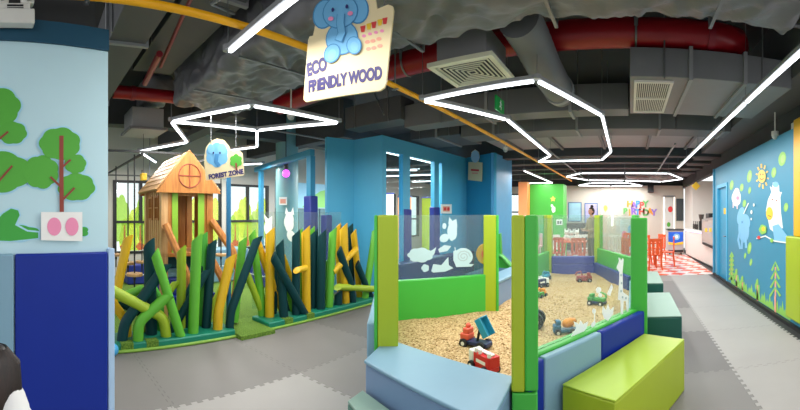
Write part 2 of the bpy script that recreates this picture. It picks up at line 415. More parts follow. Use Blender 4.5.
# far left window wall (daylight)
XW = -9.0
wb = MB(); wb.bx(XW-.15, XW, -2.5, 17, 2.35, 3.9).bx(XW-.15, XW, -2.5, 17, 0, .55)
wins = [(-1.2, .15), (.3, 1.7), (1.85, 3.25), (3.4, 4.8), (4.95, 6.35), (9.4, 10.9), (11.1, 12.6), (12.8, 14.4)]
prev = -2.5
for a, b in wins: wb.bx(XW-.15, XW, prev, a, .55, 2.35); prev = b
wb.bx(XW-.15, XW, prev, 17, .55, 2.35)
struct('wall_far_left', wb, WARMW, smooth=0)
for i, (a, b) in enumerate(wins):
    f = MB(); x0, x1 = XW-.09, XW+.02
    f.bx(x0, x1, a, a+.06, .55, 2.35).bx(x0, x1, b-.06, b, .55, 2.35).bx(x0, x1, a+.06, b-.06, 2.29, 2.35).bx(x0, x1, a+.06, b-.06, .55, .61)
    f.bx(x0, x1, a+.06, b-.06, 1.3, 1.36).bx(x0, x1, (a+b)/2-.03, (a+b)/2+.03, 1.36, 2.29)
    o = struct('window_%d' % (i+1), f, BLACK, smooth=0)
    struct('window_pane', MB().bx(XW-.05, XW-.042, a+.06, b-.06, .61, 2.29), WGLASS, o, smooth=0)
# printed foliage on the window panes
FY = translucent('yellow green film', '#eff5a2'); FO = translucent('orange film', '#f7bd98'); FG = translucent('green film', '#d9eea2')
for i, (a, b) in enumerate(wins[:5]):
    y0, y1 = a+.1, b-.1; sh = []
    S = lambda y, z: Vector((XW-.034, y, z))
    for k in range(6):
        sh.append((blob(y0+(k+.5)*(y1-y0)/6, 1.12+.3*sin(k*2.1+i), .24, .62, 7, .12), FY if k % 3 else FG))
    for k in range(3):
        yy = y0+.2+k*(y1-y0-.4)/2; sh.append(([(yy-.03, .63), (yy+.03, .63), (yy+.015, 1.25), (yy-.015, 1.25)], FO))
        sh.append((blob(yy, .72, .12, .1, 5, .2), FO))
    sticker('foliage_film', S, (1, 0, 0), [([(min(max(y, y0-.03), y1+.03), min(max(z, .62), 2.28)) for y, z in p], m) for p, m in sh],
            label='printed yellow and green foliage film on the %s window pane of the daylit wall' % ('first', 'second', 'third', 'fourth', 'fifth')[i], cat='window film', group='foliage films on the windows', step=.0005)
# mural part of the far wall
struct('trim_3', MB().bx(XW, XW+.03, 6.6, 9.3, 1.72, 2.5), mat('sky mural', '#9fd3ec', .6), smooth=0)
sticker('hill_mural', lambda y, z: Vector((XW+.03, y, z)), (1, 0, 0), [([(7.6, 1.74), (9.28, 1.74), (9.28, 2.3), (8.9, 2.36), (8.4, 2.28), (7.9, 2.02)], mat('hill print', '#8fd07a', .6))], label='green hill painted on the pale sky mural panel', cat='mural')
struct('wall_pads_far', MB().bx(XW, XW+.06, 6.6, 7.4, .1, 1.7).bx(XW, XW+.06, 7.45, 8.3, .1, 1.7).bx(XW, XW+.06, 8.35, 9.2, .1, 1.7), mat('grey teal vinyl', '#5b7e88', .5), smooth=0)
struct('pillar_teal', MB().cyl((-7.1, 5.55, 0), (-7.1, 5.55, 3.9), .27, 24), mat('teal column paint', '#6f9ea2', .4, .05))

# ------------------------------------------------------------------ blue play house walls
Q = [(-5.22, 5.05), (-5.04, 5.63), (-4.32, 5.62), (-4.2, 9.1), (-3.24, 8.62), (-3.2, 9.9)]
struct('wall_blue_left', MB().wall(Q[0], Q[1], 0, 3.0, .08, -.04).wall(Q[1], Q[2], 0, 3.0, .08, -.04), WALLB, smooth=0)
def along(p, q, y):
    t = (y-p[1])/(q[1]-p[1]); return (p[0]+(q[0]-p[0])*t, y)
B = lambda y: along(Q[2], Q[3], y)
bw = MB().wall(B(5.62), B(9.1), 2.72, 3.0, .1, -.05)
for a, b in ((5.62, 5.74), (6.27, 6.52), (7.48, 7.68), (7.82, 9.1)): bw.wall(B(a), B(b), .5, 2.72, .1, -.05)
bw.wall(B(5.62), B(9.1), 0, .5, .1, -.05)
bwo = struct('wall_blue_window', bw, WALLB, smooth=0)
for a, b in ((5.74, 6.27), (6.52, 7.48), (7.68, 7.82)):
    struct('window_pane', MB().wall(B(a), B(b), .5, 2.72, .01, -.05), WGLASS, bwo, smooth=0)
for a, b, z in ((6.3, 6.56, 1.62), (7.44, 7.7, 1.68)):
    struct('post_padding', MB().wall(B(a), B(b), .5, z, .14, -.05), INDIGO, bwo, bevel=.02)
struct('wall_blue_corner', MB().wall(Q[3], Q[4], 0, 3.02, .08, -.04), WALLD, smooth=0)
struct('wall_blue_side', MB().wall(Q[4], Q[5], 0, 3.02, .08, -.04), mat('lit blue paint', '#4a9acb', .5), smooth=0)  # brighter blue than the adjoining walls: light on this face put into the colour
# frame along the forest zone
fr = struct('trim_4', MB().wall((-5.3, 4.75), (-8.3, 5.45), 2.62, 2.74, .1), mat('blue steel paint', '#2f86ad', .5), smooth=0)
for x, y, s in ((-5.38, 4.78, .12), (-7.98, 5.4, .1)):
    struct('frame_post', MB().bx(x-s/2, x+s/2, y-s/2, y+s/2, 0, 2.62), MATS['blue steel paint'], fr, smooth=0)
struct('frame_padding', MB().bx(-5.48, -5.28, 4.68, 4.88, 0, 1.86), INDIGO, fr, bevel=.02)
struct('frame_padding', MB().bx(-5.26, -5.1, 4.92, 5.08, 0, 1.5), INDIGO, fr, bevel=.02)
# ------------------------------------------------------------------ ceiling services
def duct(name, label, x0, x1, y0, y1, z0, z1, m=DUCT, flanges=(), fm=DUCTL, cat='air duct', axis='x', hang=True):
    t = thing(name, label, cat, ((x0+x1)/2, (y0+y1)/2, z0))
    MB().bx(x0, x1, y0, y1, z0, z1).build('duct_body', m, t, bevel=.008)
    for q in flanges:
        f = MB()
        if axis == 'x': f.bx(q-.02, q+.02, y0-.025, y1+.025, z0-.025, z1+.02)
        else: f.bx(x0-.025, x1+.025, q-.02, q+.02, z0-.025, z1+.02)
        f.build('flange', fm, t, smooth=0)
    if hang:
        for q in (.2, .8):
            h = MB(); x, y = (x0+(x1-x0)*q, y0-.01) if axis == 'x' else (x0-.01, y0+(y1-y0)*q)
            h.cyl((x, y, z0-.02), (x, y, 3.9), .008, 6); h.build('hanger_rod', STEEL, t)
    return t
# big wrapped duct across the picture, cloth creased along its length
def wrapped(name, label, x0, x1, y0, y1, z0, z1, amp=.06, fq=2.2, nu=90, nv=44, seed=0):
    c = Vector(((x0+x1)/2, (y0+y1)/2, (z0+z1)/2)); ry, rz = (y1-y0)/2, (z1-z0)/2; vs = []; fs = []
    for i in range(nu+1):
        x = x0+(x1-x0)*i/nu; e = min(1, min(i, nu-i)/2.5); e = .35+.65*math.sqrt(e)
        for j in range(nv):
            a = 2*pi*j/nv; ca, sa = cos(a), sin(a); k = (abs(ca)**8+abs(sa)**8)**(-1/8)
            p = Vector((x, c.y+ry*k*ca*e, c.z+rz*k*sa*e))
            q = Vector((p.x*fq+seed, p.y*fq*1.6, p.z*fq*1.6))
            w = noise.noise(q*.6)*amp*.4 - abs(noise.noise(Vector((q.x*1.3+q.y*.6, q.y*.5, q.z*.5+7))))*amp*1.1 - abs(noise.noise(Vector((q.x*1.6-q.y*1.5, q.y*1.2+q.x, q.z*1.2))))*amp*.7
            vs.append(p + Vector((0, ca, sa))*w)
    for i in range(nu):
        for j in range(nv): fs.append((i*nv+j, i*nv+(j+1) % nv, (i+1)*nv+(j+1) % nv, (i+1)*nv+j))
    fs.append(tuple(reversed(range(nv)))); fs.append(tuple(nu*nv+j for j in range(nv)))
    t = thing(name, label, 'air duct', (c.x, c.y, z0))
    MB().add(vs, fs).build('cloth_wrap', WRAP, t, smooth=80)
    return t
t = wrapped('wrapped_duct', 'wide air duct wrapped in creased grey cloth running across above the hanging elephant sign', -4.7, 1.25, 1.72, 2.8, 2.9, 3.5, .085, 2.6, 320, 96)
for x in (-3.9, -2.9, -1.7, -.55, .6):
    MB().bx(x-.012, x+.012, 1.72, 2.79, 2.905, 2.92).bx(x-.012, x+.012, 2.785, 2.8, 2.91, 3.9).build('strap', STEEL, t, smooth=0)
wrapped('wrapped_duct', 'lumpy cloth-wrapped duct far down the hall above the birthday wall', -.2, 1.65, 13.3, 14.5, 2.78, 3.3, .12, 2.6, 40, 28, 9)
wrapped('wrapped_duct', 'dark cloth-wrapped duct bend above the finned air outlet beside the pale wall', -6.6, -5.6, 1.72, 2.2, 3.36, 3.75, .06, 3, 24, 24, 4)
duct('air_duct', 'dark rectangular duct nearest the pale mural wall, left of the thin red pipes', -7, -2.0, .62, .95, 3.0, 3.4, mat('mid grey duct', '#515255', .6, .1), (-3.2, -5))
duct('air_duct', 'flat dark duct between the thin red pipe and the wrapped duct', -4.3, -.4, 1.12, 1.6, 3.2, 3.5, MATS['mid grey duct'], (-2.6,))
# return duct with grille
t = duct('air_duct', 'large rectangular grey duct holding the white return grille under the red pipe', 0, 1.74, 3.82, 5.22, 2.9, 3.2, mat('duct face grey', '#76777a', .5, .08), (.62, 1.2))
g = thing('return_grille', 'white slatted return grille set in the underside of the grey duct', 'air vent', (.25, 4.5, 2.88))
gx0, gx1, gy0, gy1 = .045, .455, 3.92, 5.08
MB().bx(gx0, gx1, gy0, gy0+.04, 2.878, 2.9).bx(gx0, gx1, gy1-.04, gy1, 2.878, 2.9).bx(gx0, gx0+.03, gy0+.04, gy1-.04, 2.878, 2.9).bx(gx1-.03, gx1, gy0+.04, gy1-.04, 2.878, 2.9).bx(gx0+.03, gx1-.03, 4.48, 4.52, 2.878, 2.9).build('frame', WHITE, g, smooth=0)
MB().bx(gx0+.03, gx1-.03, gy0+.04, gy1-.04, 2.895, 2.899).build('backing', BLACK, g, smooth=0)
sl = MB()
for i in range(16):
    x = gx0+.04+i*.0225
    sl.bx(x, x+.009, gy0+.04, 4.48, 2.88, 2.895).bx(x, x+.009, 4.52, gy1-.04, 2.88, 2.895)
sl.build('slats', WHITE, g, smooth=0)
# square ceiling diffuser on its box
t = thing('ceiling_diffuser', 'square four-way air diffuser with cream louvres under its grey plenum box', 'air vent', (-1.49, 3.37, 2.88))
cx, cy, z0 = -1.49, 3.37, 2.9
MB().bx(cx-.25, cx+.25, cy-.27, cy+.27, z0+.02, 3.2).build('plenum_box', DUCTL, t, bevel=.006)
CRM = mat('cream louvre', '#d8d8c2', .45)
fm = MB()
def ringbox(mb, h, w, za, zb):
    mb.bx(cx-h, cx+h, cy-h, cy-h+w, za, zb).bx(cx-h, cx+h, cy+h-w, cy+h, za, zb).bx(cx-h, cx-h+w, cy-h+w, cy+h-w, za, zb).bx(cx+h-w, cx+h, cy-h+w, cy+h-w, za, zb)
ringbox(fm, .325, .05, z0-.02, z0+.02); fm.build('frame', CRM, t, smooth=0)
MB().bx(cx-.275, cx+.275, cy-.275, cy+.275, z0+.012, z0+.018).build('backing', BLACK, t, smooth=0)
lv = MB()
for k in range(6): ringbox(lv, .255-k*.042, .014, z0-.014, z0-.008)
lv.build('louvres', CRM, t, smooth=0)
# round flexible duct beside it
t = thing('flexible_duct', 'round grey flexible duct beside the square diffuser', 'air duct', (-1.03, 4.0, 2.9))
pts = [(-.9, 2.95, 3.12), (-.89, 3.3, 3.1), (-.88, 3.8, 3.03), (-.88, 4.4, 3.05), (-.88, 4.85, 3.07)]
rr = []; pp = []
for i in range(len(pts)-1):
    for k in range(10):
        q = Vector(pts[i]).lerp(Vector(pts[i+1]), k/10); pp.append(q); rr.append(.172+.008*((len(pp)) % 2))
MB().tube(pp, rr, 24).build('hose', DUCT, t, smooth=60)
MB().cyl((-.88, 4.55, 3.055), (-.88, 4.65, 3.06), .19, 24).build('clamp_band', DUCTL, t)
duct('air_duct', 'long pale-bottomed duct spanning behind the flexible duct', -3.4, -.02, 5.0, 5.35, 2.9, 3.25, DUCT, (-2.0, -.8))
duct('air_duct', 'dark cross duct beyond the return grille, with bright seams', -3.05, 1.74, 6.35, 6.9, 2.95, 3.3, DUCT, (-2.4, -.9, .5, 1.6))
# sloped light panels behind that duct
t = thing('soffit_panel', 'light grey seamed soffit panel between dark cross ducts above the play area', 'ceiling panel', (-1, 8, 3.05))
MB().bx(-3.05, 1.74, 6.95, 8.9, 3.1, 3.14).build('panel', DUCTL, t, smooth=0)
for x in (-2.6, -1.6, -.6, .4, 1.3): MB().bx(x-.03, x+.03, 6.95, 8.9, 3.05, 3.1).build('seam', DUCT, t, smooth=0)
duct('air_duct', 'dark plenum duct above the blue play house windows', -4.2, -3.1, 6.4, 7.5, 3.02, 3.4, mat('dark duct', '#4c4d50', .6, .1), (-3.6,))
duct('air_duct', 'small dark duct over the play house, left of the yellow pipe', -4.6, -3.4, 4.9, 5.3, 3.02, 3.4, MATS['dark duct'], ())
# joists
for i, y in enumerate((9.2, 10.4, 11.6, 12.8, 14.9)):
    tag(struct('beam', MB().bx(-9, 2.3, y, y+.35, 2.95, 3.9), mat('joist paint', '#434447', .8, .15), smooth=0), None, None)
for i, y in enumerate((3.0, 5.6)):
    struct('beam', MB().bx(-9, -5.3, y, y+.3, 3.1, 3.9), MATS['joist paint'], smooth=0)
struct('beam', MB().bx(-7.2, -6.9, -1, 16, 3.2, 3.9), MATS['joist paint'], smooth=0)
struct('beam', MB().bx(1.75, 2.3, 1, 16, 3.02, 3.9), mat('beam grey', '#5c5d60', .6, .1), smooth=0)
# finned air outlet at left
t = thing('air_outlet', 'grey boxed air outlet with a dark finned grille beside the pale mural wall', 'air vent', (-6.27, 1.82, 2.9))
MB().bx(-6.55, -5.98, 1.55, 2.1, 2.95, 3.28).build('housing', DUCTL, t, bevel=.01)
MB().bx(-6.6, -5.93, 1.5, 2.15, 2.91, 2.95).build('frame', DUCT, t, smooth=0)
fn = MB()
for i in range(14): fn.bx(-6.56+i*.047, -6.54+i*.047, 1.53, 2.12, 2.895, 2.91)
fn.build('fins', mat('fin grey', '#a8a9a8', .5), t, smooth=0)
# pipes
t = thing('sprinkler_main', 'large red sprinkler main running across behind the wrapped duct', 'pipe', (-1.5, 3.38, 3.0))
MB().tube([(-5.2, 3.9, 3.38), (.8, 3.9, 3.38), (1.0, 3.92, 3.385), (1.14, 4.0, 3.4), (1.2, 4.16, 3.43)], .148, 24).build('pipe_run', RED, t)
MB().cyl((.8, 3.9, 3.38), (.87, 3.9, 3.38), .16, 24).build('coupling', REDD, t)
for x in (-2.6, .06): MB().bx(x-.02, x+.02, 3.74, 3.75, 3.38, 3.9).tube([(x, 3.9+.156*cos(a), 3.38+.156*sin(a)) for a in [pi*k/8 for k in range(8, 17)]], .012, 6).build('clamp', STEEL, t)
tag(MB().tube([(-1.3, 3.2, 3.36), (-.3, 3.15, 3.25), (.5, 3.12, 3.18), (1.3, 3.1, 3.2), (2.0, 3.1, 3.26)], .018, 8).build('conduit', STEEL), 'grey conduit looping in front of the large red main', 'conduit')
t = thing('sprinkler_pipe', 'short red sprinkler pipe above the finned air outlet', 'pipe', (-5.1, 1.8, 3.1))
MB().cyl((-5.1, 1.05, 3.2), (-5.1, 2.6, 3.2), .09, 20).build('pipe_run', RED, t)
MB().cyl((-5.1, 1.3, 3.2), (-5.1, 1.36, 3.2), .1, 20).build('coupling', REDD, t)
tag(MB().cyl((-2.6, 1.16, 3.21), (-4.1, 1.4, 3.2), .021, 10).build('branch_pipe'
    , REDD), 'longer thin dark red branch pipe crossing above the yellow pipe', 'pipe')
tag(MB().cyl((-3.6, 1.22, 3.12), (-4.46, 1.32, 3.12), .035, 10).build('branch_pipe', REDD), 'shorter thin dark red branch pipe beside the grey duct', 'pipe')
t = thing('gas_pipe', 'long yellow pipe running the length of the hall under the ducts', 'pipe', (-2.22, 6, 2.77))
MB().cyl((-2.22, -1.0, 2.8), (-2.22, 14.2, 2.8), .027, 14).build('pipe_run', YPIPE, t)
for y in (.3, 3.1, 4.5, 6.1, 9.0): MB().cyl((-2.22, y, 2.755), (-2.22, y, 3.9), .008, 6).bx(-2.26, -2.18, y-.015, y+.015, 2.765, 2.77).build('hanger', STEEL, t)
tag(MB().tube([(-2.6, 1.5, 3.1), (-2.4, 1.2, 3.0), (-2.0, 1.3, 2.98), (-1.9, 1.5, 3.05), (-2.1, 1.7, 3.15), (-2.4, 1.75, 3.2)], .014, 8).build('cable', STEEL), 'loop of grey cable hanging beside the yellow pipe', 'cable')
for i, (x, y0, y1, z) in enumerate(((-1.75, 7, 15, 2.9), (.9, 7.5, 15.5, 2.92), (-5.6, 2.4, 12, 3.05))):
    tag(MB().cyl((x, y0, z), (x, y1, z), .02, 8).build('conduit', STEEL), ('thin grey conduit running away beside the yellow pipe', 'thin grey conduit above the far light frames near the corridor', 'thin grey conduit over the wooden house and forest zone')[i], 'conduit')
# wires and threaded rods by the left
tag(MB().cyl((-3.2, 4.2, 2.9), (-3.9, 4.6, 3.8), .012, 6).build('brace_rod', STEEL), 'slanted steel brace rod above the blue play house corner', 'rod')

# ------------------------------------------------------------------ light tubes
NT = [0]
def tubes(t, pts, r=.026, closed=False, hang=True, power=19, zz=None):
    n = len(pts); segs = [(pts[i], pts[(i+1) % n]) for i in range(n if closed else n-1)]
    for a, b in segs:
        a, b = Vector(a), Vector(b); u = (b-a).normalized(); a2, b2 = a+u*.03, b-u*.03
        R = Matrix((u, Vector((-u.y, u.x, 0)), (0, 0, 1))).transposed().to_4x4(); L = (b2-a2).length; c = (a2+b2)/2
        MB().box(c, (L, .036, .03), R).build('light_tube', LED, t, bevel=.012, seg=2)
        MB().box(c+Vector((0, 0, .035)), (L+.02, .046, .034), R).build('tube_housing', DUCTL, t, smooth=0)
        l = bpy.data.lights.new('tube_light', 'AREA'); l.shape = 'RECTANGLE'; l.size = L; l.size_y = .05; l.energy = power*L/1.25; l.color = (1, .985, .96)
        o = bpy.data.objects.new('tube_light', l); COL.objects.link(o); o.matrix_world = Matrix.Translation(c-Vector((0, 0, .025))) @ R
        NT[0] += 1
    for p in pts:
        MB().cyl(Vector(p)+Vector((0, 0, .015)), Vector(p)+Vector((0, 0, .055)), .04, 12).build('joint', DUCTL, t)
        if hang: MB().cyl(Vector(p)+Vector((0, 0, .05)), (p[0], p[1], 2.94 if 1.6 < p[1] < 2.8 and p[0] < 1.3 else 3.9), .004, 5).build('hanger_wire', STEEL, t)
Z = 2.7
def px(*l): return [at_z(x, y, Z) for x, y in l]
t = thing('ceiling_light', 'long bent frame of white light tubes over the sandpit, its tip at the yellow pipe', 'ceiling light', (-1.2, 5.6, Z))
A = px((422.5, 101), (537, 81), (602, 116), (611, 152)); 
loop = [A[0], A[1], A[2], A[2].lerp(A[3], .5), A[3], Vector((-.62, 8.25, Z)), Vector((-2.05, 8.3, Z)), Vector((-1.6, 7.5, Z))]
f0 = at_z(507, 120, Z); loop += [loop[-1].lerp(f0, .5), f0]
tubes(t, loop, closed=True)
t = thing('ceiling_light', 'straight row of white light tubes above the corridor by the blue mural wall', 'ceiling light', (1.22, 5.5, Z))
tubes(t, [(1.222, y, Z) for y in (1.0, 2.43, 3.87, 5.3, 6.73, 8.15, 9.57)])
J1, K, L_, M_ = px((171.3, 122), (252, 106), (339, 123), (257, 130.7))
t = thing('ceiling_light', 'rhombus light frame with trailing zigzag tubes over the forest zone fence', 'ceiling light', (-4, 2.6, Z))
tubes(t, [J1, K, L_, M_], closed=True)
q1 = at_z(257, 147, Z); q2 = at_z(230, 150.5, Z)
tubes(t, [M_-(M_-q1)*.01, q1, q2, q2+Vector((-.9, .7, 0))], hang=False)
z1, z2, z3 = px((187.3, 142.6), (139, 151.5), (156, 162.5))
tubes(t, [J1-(J1-z1)*.01, z1, z2, z3], hang=False)
t = thing('ceiling_light', 'single bright light tube above the yellow pipe, left of the hanging elephant sign', 'ceiling light', (-1.9, 1.32, Z))
tubes(t, [at_z(228, 53, Z), at_z(228, 53, Z)+Vector((1.3, -.06, 0))])
t = thing('ceiling_light', 'wide flat light frame across the hall in front of the birthday wall', 'ceiling light', (-.2, 12, Z))
tubes(t, [(-1.99, 11.7, Z), (-1.42, 10.8, Z), (-.15, 10.85, Z), (1.12, 10.9, Z), (1.75, 12.5, Z), (1.15, 13.6, Z), (-.2, 13.2, Z), (-1.45, 13.0, Z)], closed=True)
t = thing('ceiling_light', 'farthest light frame, close to the birthday wall', 'ceiling light', (-.8, 15, Z))
tubes(t, [(-2.1, 15.3, Z), (-1.5, 14.2, Z), (0, 14.3, Z), (.5, 15.6, Z), (-.8, 15.75, Z)], closed=True)
t = thing('ceiling_light', 'V-shaped light tubes seen past the blue play house corner', 'ceiling light', (-3.3, 12, Z))
tubes(t, [(-2.85, 9.9, Z), (-2.87, 11.2, Z), (-2.88, 12.5, Z), (-2.9, 13.9, Z), (-4.1, 13.7, Z)])
t = thing('ceiling_light', 'light tubes inside the blue play house, nearest its windows', 'ceiling light', (-5, 7.5, 2.85))
tubes(t, [(-4.95, y, 2.86) for y in (6.4, 7.8, 9.2)], hang=False, power=75)
for i, (a, b) in enumerate((((-7.2, 7.2), (-5.4, 8.6)), ((-7.6, 9.2), (-5.3, 9.9)), ((-7.5, 11.5), (-5.2, 11.8)), ((-8.3, 4.2), (-7.3, 5.0)))):
    t = thing('ceiling_light', ('slanting light tube over the blue play house interior', 'second light tube back over the play house interior', 'rearmost light tube over the play house interior', 'light tube deep in the forest zone near the daylit windows')[i], 'ceiling light', (a[0], a[1], 2.7))
    m = ((a[0]+b[0])/2, (a[1]+b[1])/2)
    tubes(t, [(*a, 2.7), (*m, 2.7), (*b, 2.7)], hang=False, power=60)

# ------------------------------------------------------------------ small ceiling fittings
# exit sign
p = at_d(499.5, 105, 4.6)
t = thing('exit_sign', 'small green running-man exit sign on two rods under the long light frame', 'exit sign', p)
u = Vector((.0, 1.0, 0)).normalized(); R = Matrix((u, Vector((-u.y, u.x, 0)), (0, 0, 1))).transposed().to_4x4()
MB().box(p, (.28, .025, .17), R).build('sign_box', mat('exit green', '#12a04a', .4), t, bevel=.004)
nn = Vector((u.y, -u.x, 0))
sticker('running_figure', lambda a, b: p+u*a+Vector((0, 0, b))+nn*.0127, nn, [(E(.01, .045, .014), STW), (line([(.0, .03), (-.01, -.005), (.02, -.03), (.01, -.06)], .022), STW), (line([(-.01, -.005), (-.03, -.035), (-.05, -.03)], .018), STW), (line([(-.035, .02), (0, .025), (.035, .0)], .014), STW)], t)
for s in (-.08, .08): MB().cyl(p+u*s+Vector((0, 0, .07)), p+u*s+Vector((0, 0, 1.1)), .005, 6).build('hanger_rod', STEEL, t)
def dome(x, y, d, label, up):
    p = at_d(x, y, d); t = thing('security_camera', label, 'camera', p)
    MB().cyl(p+Vector((0, 0, .02)), p+Vector((0, 0, .09)), .055, 18).build('housing', WHITE, t, bevel=.008)
    MB().ell(p+Vector((0, 0, .02)), (.048, .048, .05)).build('lens_dome', BLACK if up < 0 else mat('dome grey', '#b9bbbd', .3), t)
    MB().cyl(p+Vector((0, 0, .09)), p+Vector((0, 0, abs(up))), .012, 8).build('stem', WHITE, t)
dome(775, 137.5, 5.6, 'white dome camera above the blue mural wall', .5)
dome(505.5, 151, 8.3, 'small dome camera above the blue play house corner', .9)
dome(291, 118, 5.2, 'small white dome fitting inside the rhombus light frame', .5)
# twin-lamp emergency light above the left wall
t = thing('emergency_light', 'white twin-head emergency light mounted above the pale mural wall', 'emergency light', SL(14, 26))
S2 = on_n(A0, D0-.04); n = NL
def quad(mb, x0, x1, y0, y1, dep, s=S2):
    return mb.prism([s(x0, y0), s(x1, y0), s(x1, y1), s(x0, y1)], n*dep)
quad(MB(), -26, 33, 14.5, 29, .07).build('battery_case', mat('emergency white', '#dcdad4', .4), t, bevel=.008)
quad(MB(), -4, 29, 8.5, 15, .06).build('bracket', MATS['emergency white'], t, bevel=.006)
for x0, x1 in ((-7, 8), (20, 33)):
    o = quad(MB(), x0, x1, -7, 8.5, .06).build('lamp_head', MATS['emergency white'], t, bevel=.012)
    c = S2((x0+x1)/2, 1.5)+n*.06
    MB().cyl(c, c+n*.012, .033, 20).build('reflector', mat('chrome', '#d8dadc', .15, metal=1), o)
quad(MB(), 6, 22, 10.2, 12, .062).build('slot', BLACK, t, smooth=0)
quad(MB(), 6, 22, 13.3, 14.8, .066).build('slot', BLACK, t, smooth=0)
# small coloured effect light
p = at_d(286, 173.5, 8.4); t = thing('effect_light', 'small magenta glowing effect light under the ceiling of the forest zone', 'light', p)
MB().ell(p, .085).build('glowing_globe', emit('magenta glow', '#e04be8', 2.5), t)
MB().cyl(p+Vector((0, 0, .1)), p+Vector((0, 0, .3)), .05).cyl(p+Vector((0, 0, .3)), (p.x, p.y, 3.9), .01, 6).build('mount', BLACK, t)

# ------------------------------------------------------------------ hanging signs
def elephant(cx, cy, s, flip=1):
    """sitting baby elephant, y down, about 2.2 s tall"""
    f = flip; e = lambda x, y, a, b, r=0: E(cx+f*x*s, cy+y*s, a*s, b*s, r*f)
    return [(e(-.62, -.55, .42, .55, 10), ELED), (e(-.62, -.55, .37, .5, 10), ELE), (e(.62, -.6, .42, .55, -10), ELED), (e(.62, -.6, .37, .5, -10), ELE),
            (e(.05, .42, .6, .62), ELED), (e(.05, .42, .56, .58), ELE), (e(0, -.55, .66, .62), ELED), (e(0, -.55, .62, .58), ELE),
            (e(-.3, .95, .3, .36, 20), ELED), (e(-.3, .95, .26, .32, 20), ELE), (e(-.3, 1.0, .15, .2, 20), LBP), (e(.52, .75, .28, .34, -15), ELED), (e(.52, .75, .24, .3, -15), ELE), (e(.54, .8, .14, .18, -15), LBP),
            (line([(cx+f*.05*s, cy-.45*s), (cx+f*.02*s, cy-.1*s), (cx+f*.08*s, cy+.25*s), (cx-f*.05*s, cy+.55*s)], .3*s), ELED),
            (line([(cx+f*.05*s, cy-.48*s), (cx+f*.02*s, cy-.1*s), (cx+f*.08*s, cy+.25*s), (cx-f*.05*s, cy+.52*s)], .25*s), ELE),
            (e(-.32, -.3, .1, .08), PINK), (e(.4, -.42, .1, .08), PINK), (e(-.24, -.62, .05, .075), PURPLE), (e(.28, -.68, .05, .075), PURPLE)]
# big board
s0, s1 = at_d(304, 100, 2.6), at_d(387.5, 88, 2.31)
t = thing('hanging_sign', 'large cream board with a sitting blue elephant, hung under the wrapped duct', 'sign', ((s0.x+s1.x)/2, (s0.y+s1.y)/2, 2.28))
SS = on_seg((s0.x, s0.y), (s1.x, s1.y)); us = (Vector((s1.x, s1.y, 0))-Vector((s0.x, s0.y, 0))).normalized(); ns = Vector((us.y, -us.x, 0))
outline = [(306, 102), (303.5, 99.5), (304, 90), (308, 40), (309.5, 36.5), (313, 35.5), (316, 22), (322, 8), (333, -8), (350, -14), (366, -10), (375, -2), (377, 9), (388, 4.5), (392.5, 6), (393.5, 10), (386, 82), (384, 87.5), (380, 90.5)]
mb = MB(); mb.prism([SS(x, y) for x, y in outline], -ns*.018); mb.build('board', CREAM, t, smooth=0)
k = 1.18
sh = elephant(341, 27, 27, 1)
sticker('elephant_print', SS, ns, [([(x, y-(x-345)*.1) for x, y in p], m) for p, m in sh], t)
sh = []
for i, (x, y, m) in enumerate(((363, 26, REDP), (369, 23.5, YEL), (374, 22, REDP), (380, 19.5, YEL), (385, 18, REDP))): sh.append(([(x-2.6, y+.5), (x+2.6, y-.6), (x+1.6, y+6), (x-1.6, y+6.4)], m))
for x, y in ((364, 36), (370, 34), (376, 32.5), (382, 31)): sh.append((E(x, y, 2, 1.6), PINK))
PKO = mat('salmon print', '#eda58d', .5)
for x, y in ((367.5, 42), (373, 41), (379, 39), (368.5, 49), (374, 48), (380, 46)): sh.append((E(x, y, 2.6, 1.8, -10), PKO))
for i, sx in enumerate(sh): sticker('bunting_flag' if i < 5 else 'printed_mark', SS, ns, [sx], t)
up = Vector((0, 0, 1)); tl = (SS(383, 70)-SS(312, 82)).normalized()
text('lettering', 'ECO', t, SS(316.8, 67.5)+ns*.001, (SS(324, 66.5)-SS(309, 72)).normalized(), ns, .118, PURPLE, .0065, xs=.66)
text('lettering', 'FRiENDLY WOOD', t, SS(343.3, 80)+ns*.001, (SS(379, 73)-SS(307.5, 87)).normalized(), ns, .104, PURPLE, .006, xs=.64)
for x, y in ((322, 10), (384, 6)): MB().cyl(SS(x, y)-ns*.009, SS(x, y)-ns*.009+Vector((0, 0, 2.93-SS(x, y).z)), .004, 6).build('hanger_wire', STEEL, t)
# forest zone board
p = at_d(224, 160, 4.5); t = thing('hanging_sign', 'cream cloud-shaped board with blue elephant and tree beside the wooden house', 'sign', p)
FS = lambda x, y: at_d(x, y, 4.5/cos(az(x)-az(224)))
nf = Vector((-sin(az(224)), -cos(az(224)), 0)); uf = Vector((-nf.y, nf.x, 0))
out = [(206, 180.5), (204.5, 168), (204, 158), (206, 147), (211, 141), (217, 138.5), (224, 140), (229, 146), (231, 150.5), (240, 151), (242.5, 153), (244.5, 173.5), (243, 175.5)]
MB().prism([FS(x, y) for x, y in out], -nf*.018).build('board', CREAM, t, smooth=0)
sh = [(blob(217, 155, 11.5, 12.5, 6, .12), ELE), (E(222, 149, 4.5, 5.5), LBP), (E(211, 149, 3.6, 4.8), LBP), (line([(217, 154), (216, 162), (219, 166)], 4), ELED), (blob(236, 161, 6.5, 7, 6, .2), LEAF), (line([(236, 163), (236.5, 170)], 1.8), TRUNK), (E(213.5, 153, .8, 1.1), PURPLE), (E(220, 153, .8, 1.1), PURPLE)]
sticker('elephant_print', FS, nf, sh, t)
text('lettering', 'FOREST ZONE', t, FS(226, 174.4)+nf*.001, (FS(241, 172)-FS(211, 177)).normalized(), nf, .075, PURPLE, .004, xs=.86)
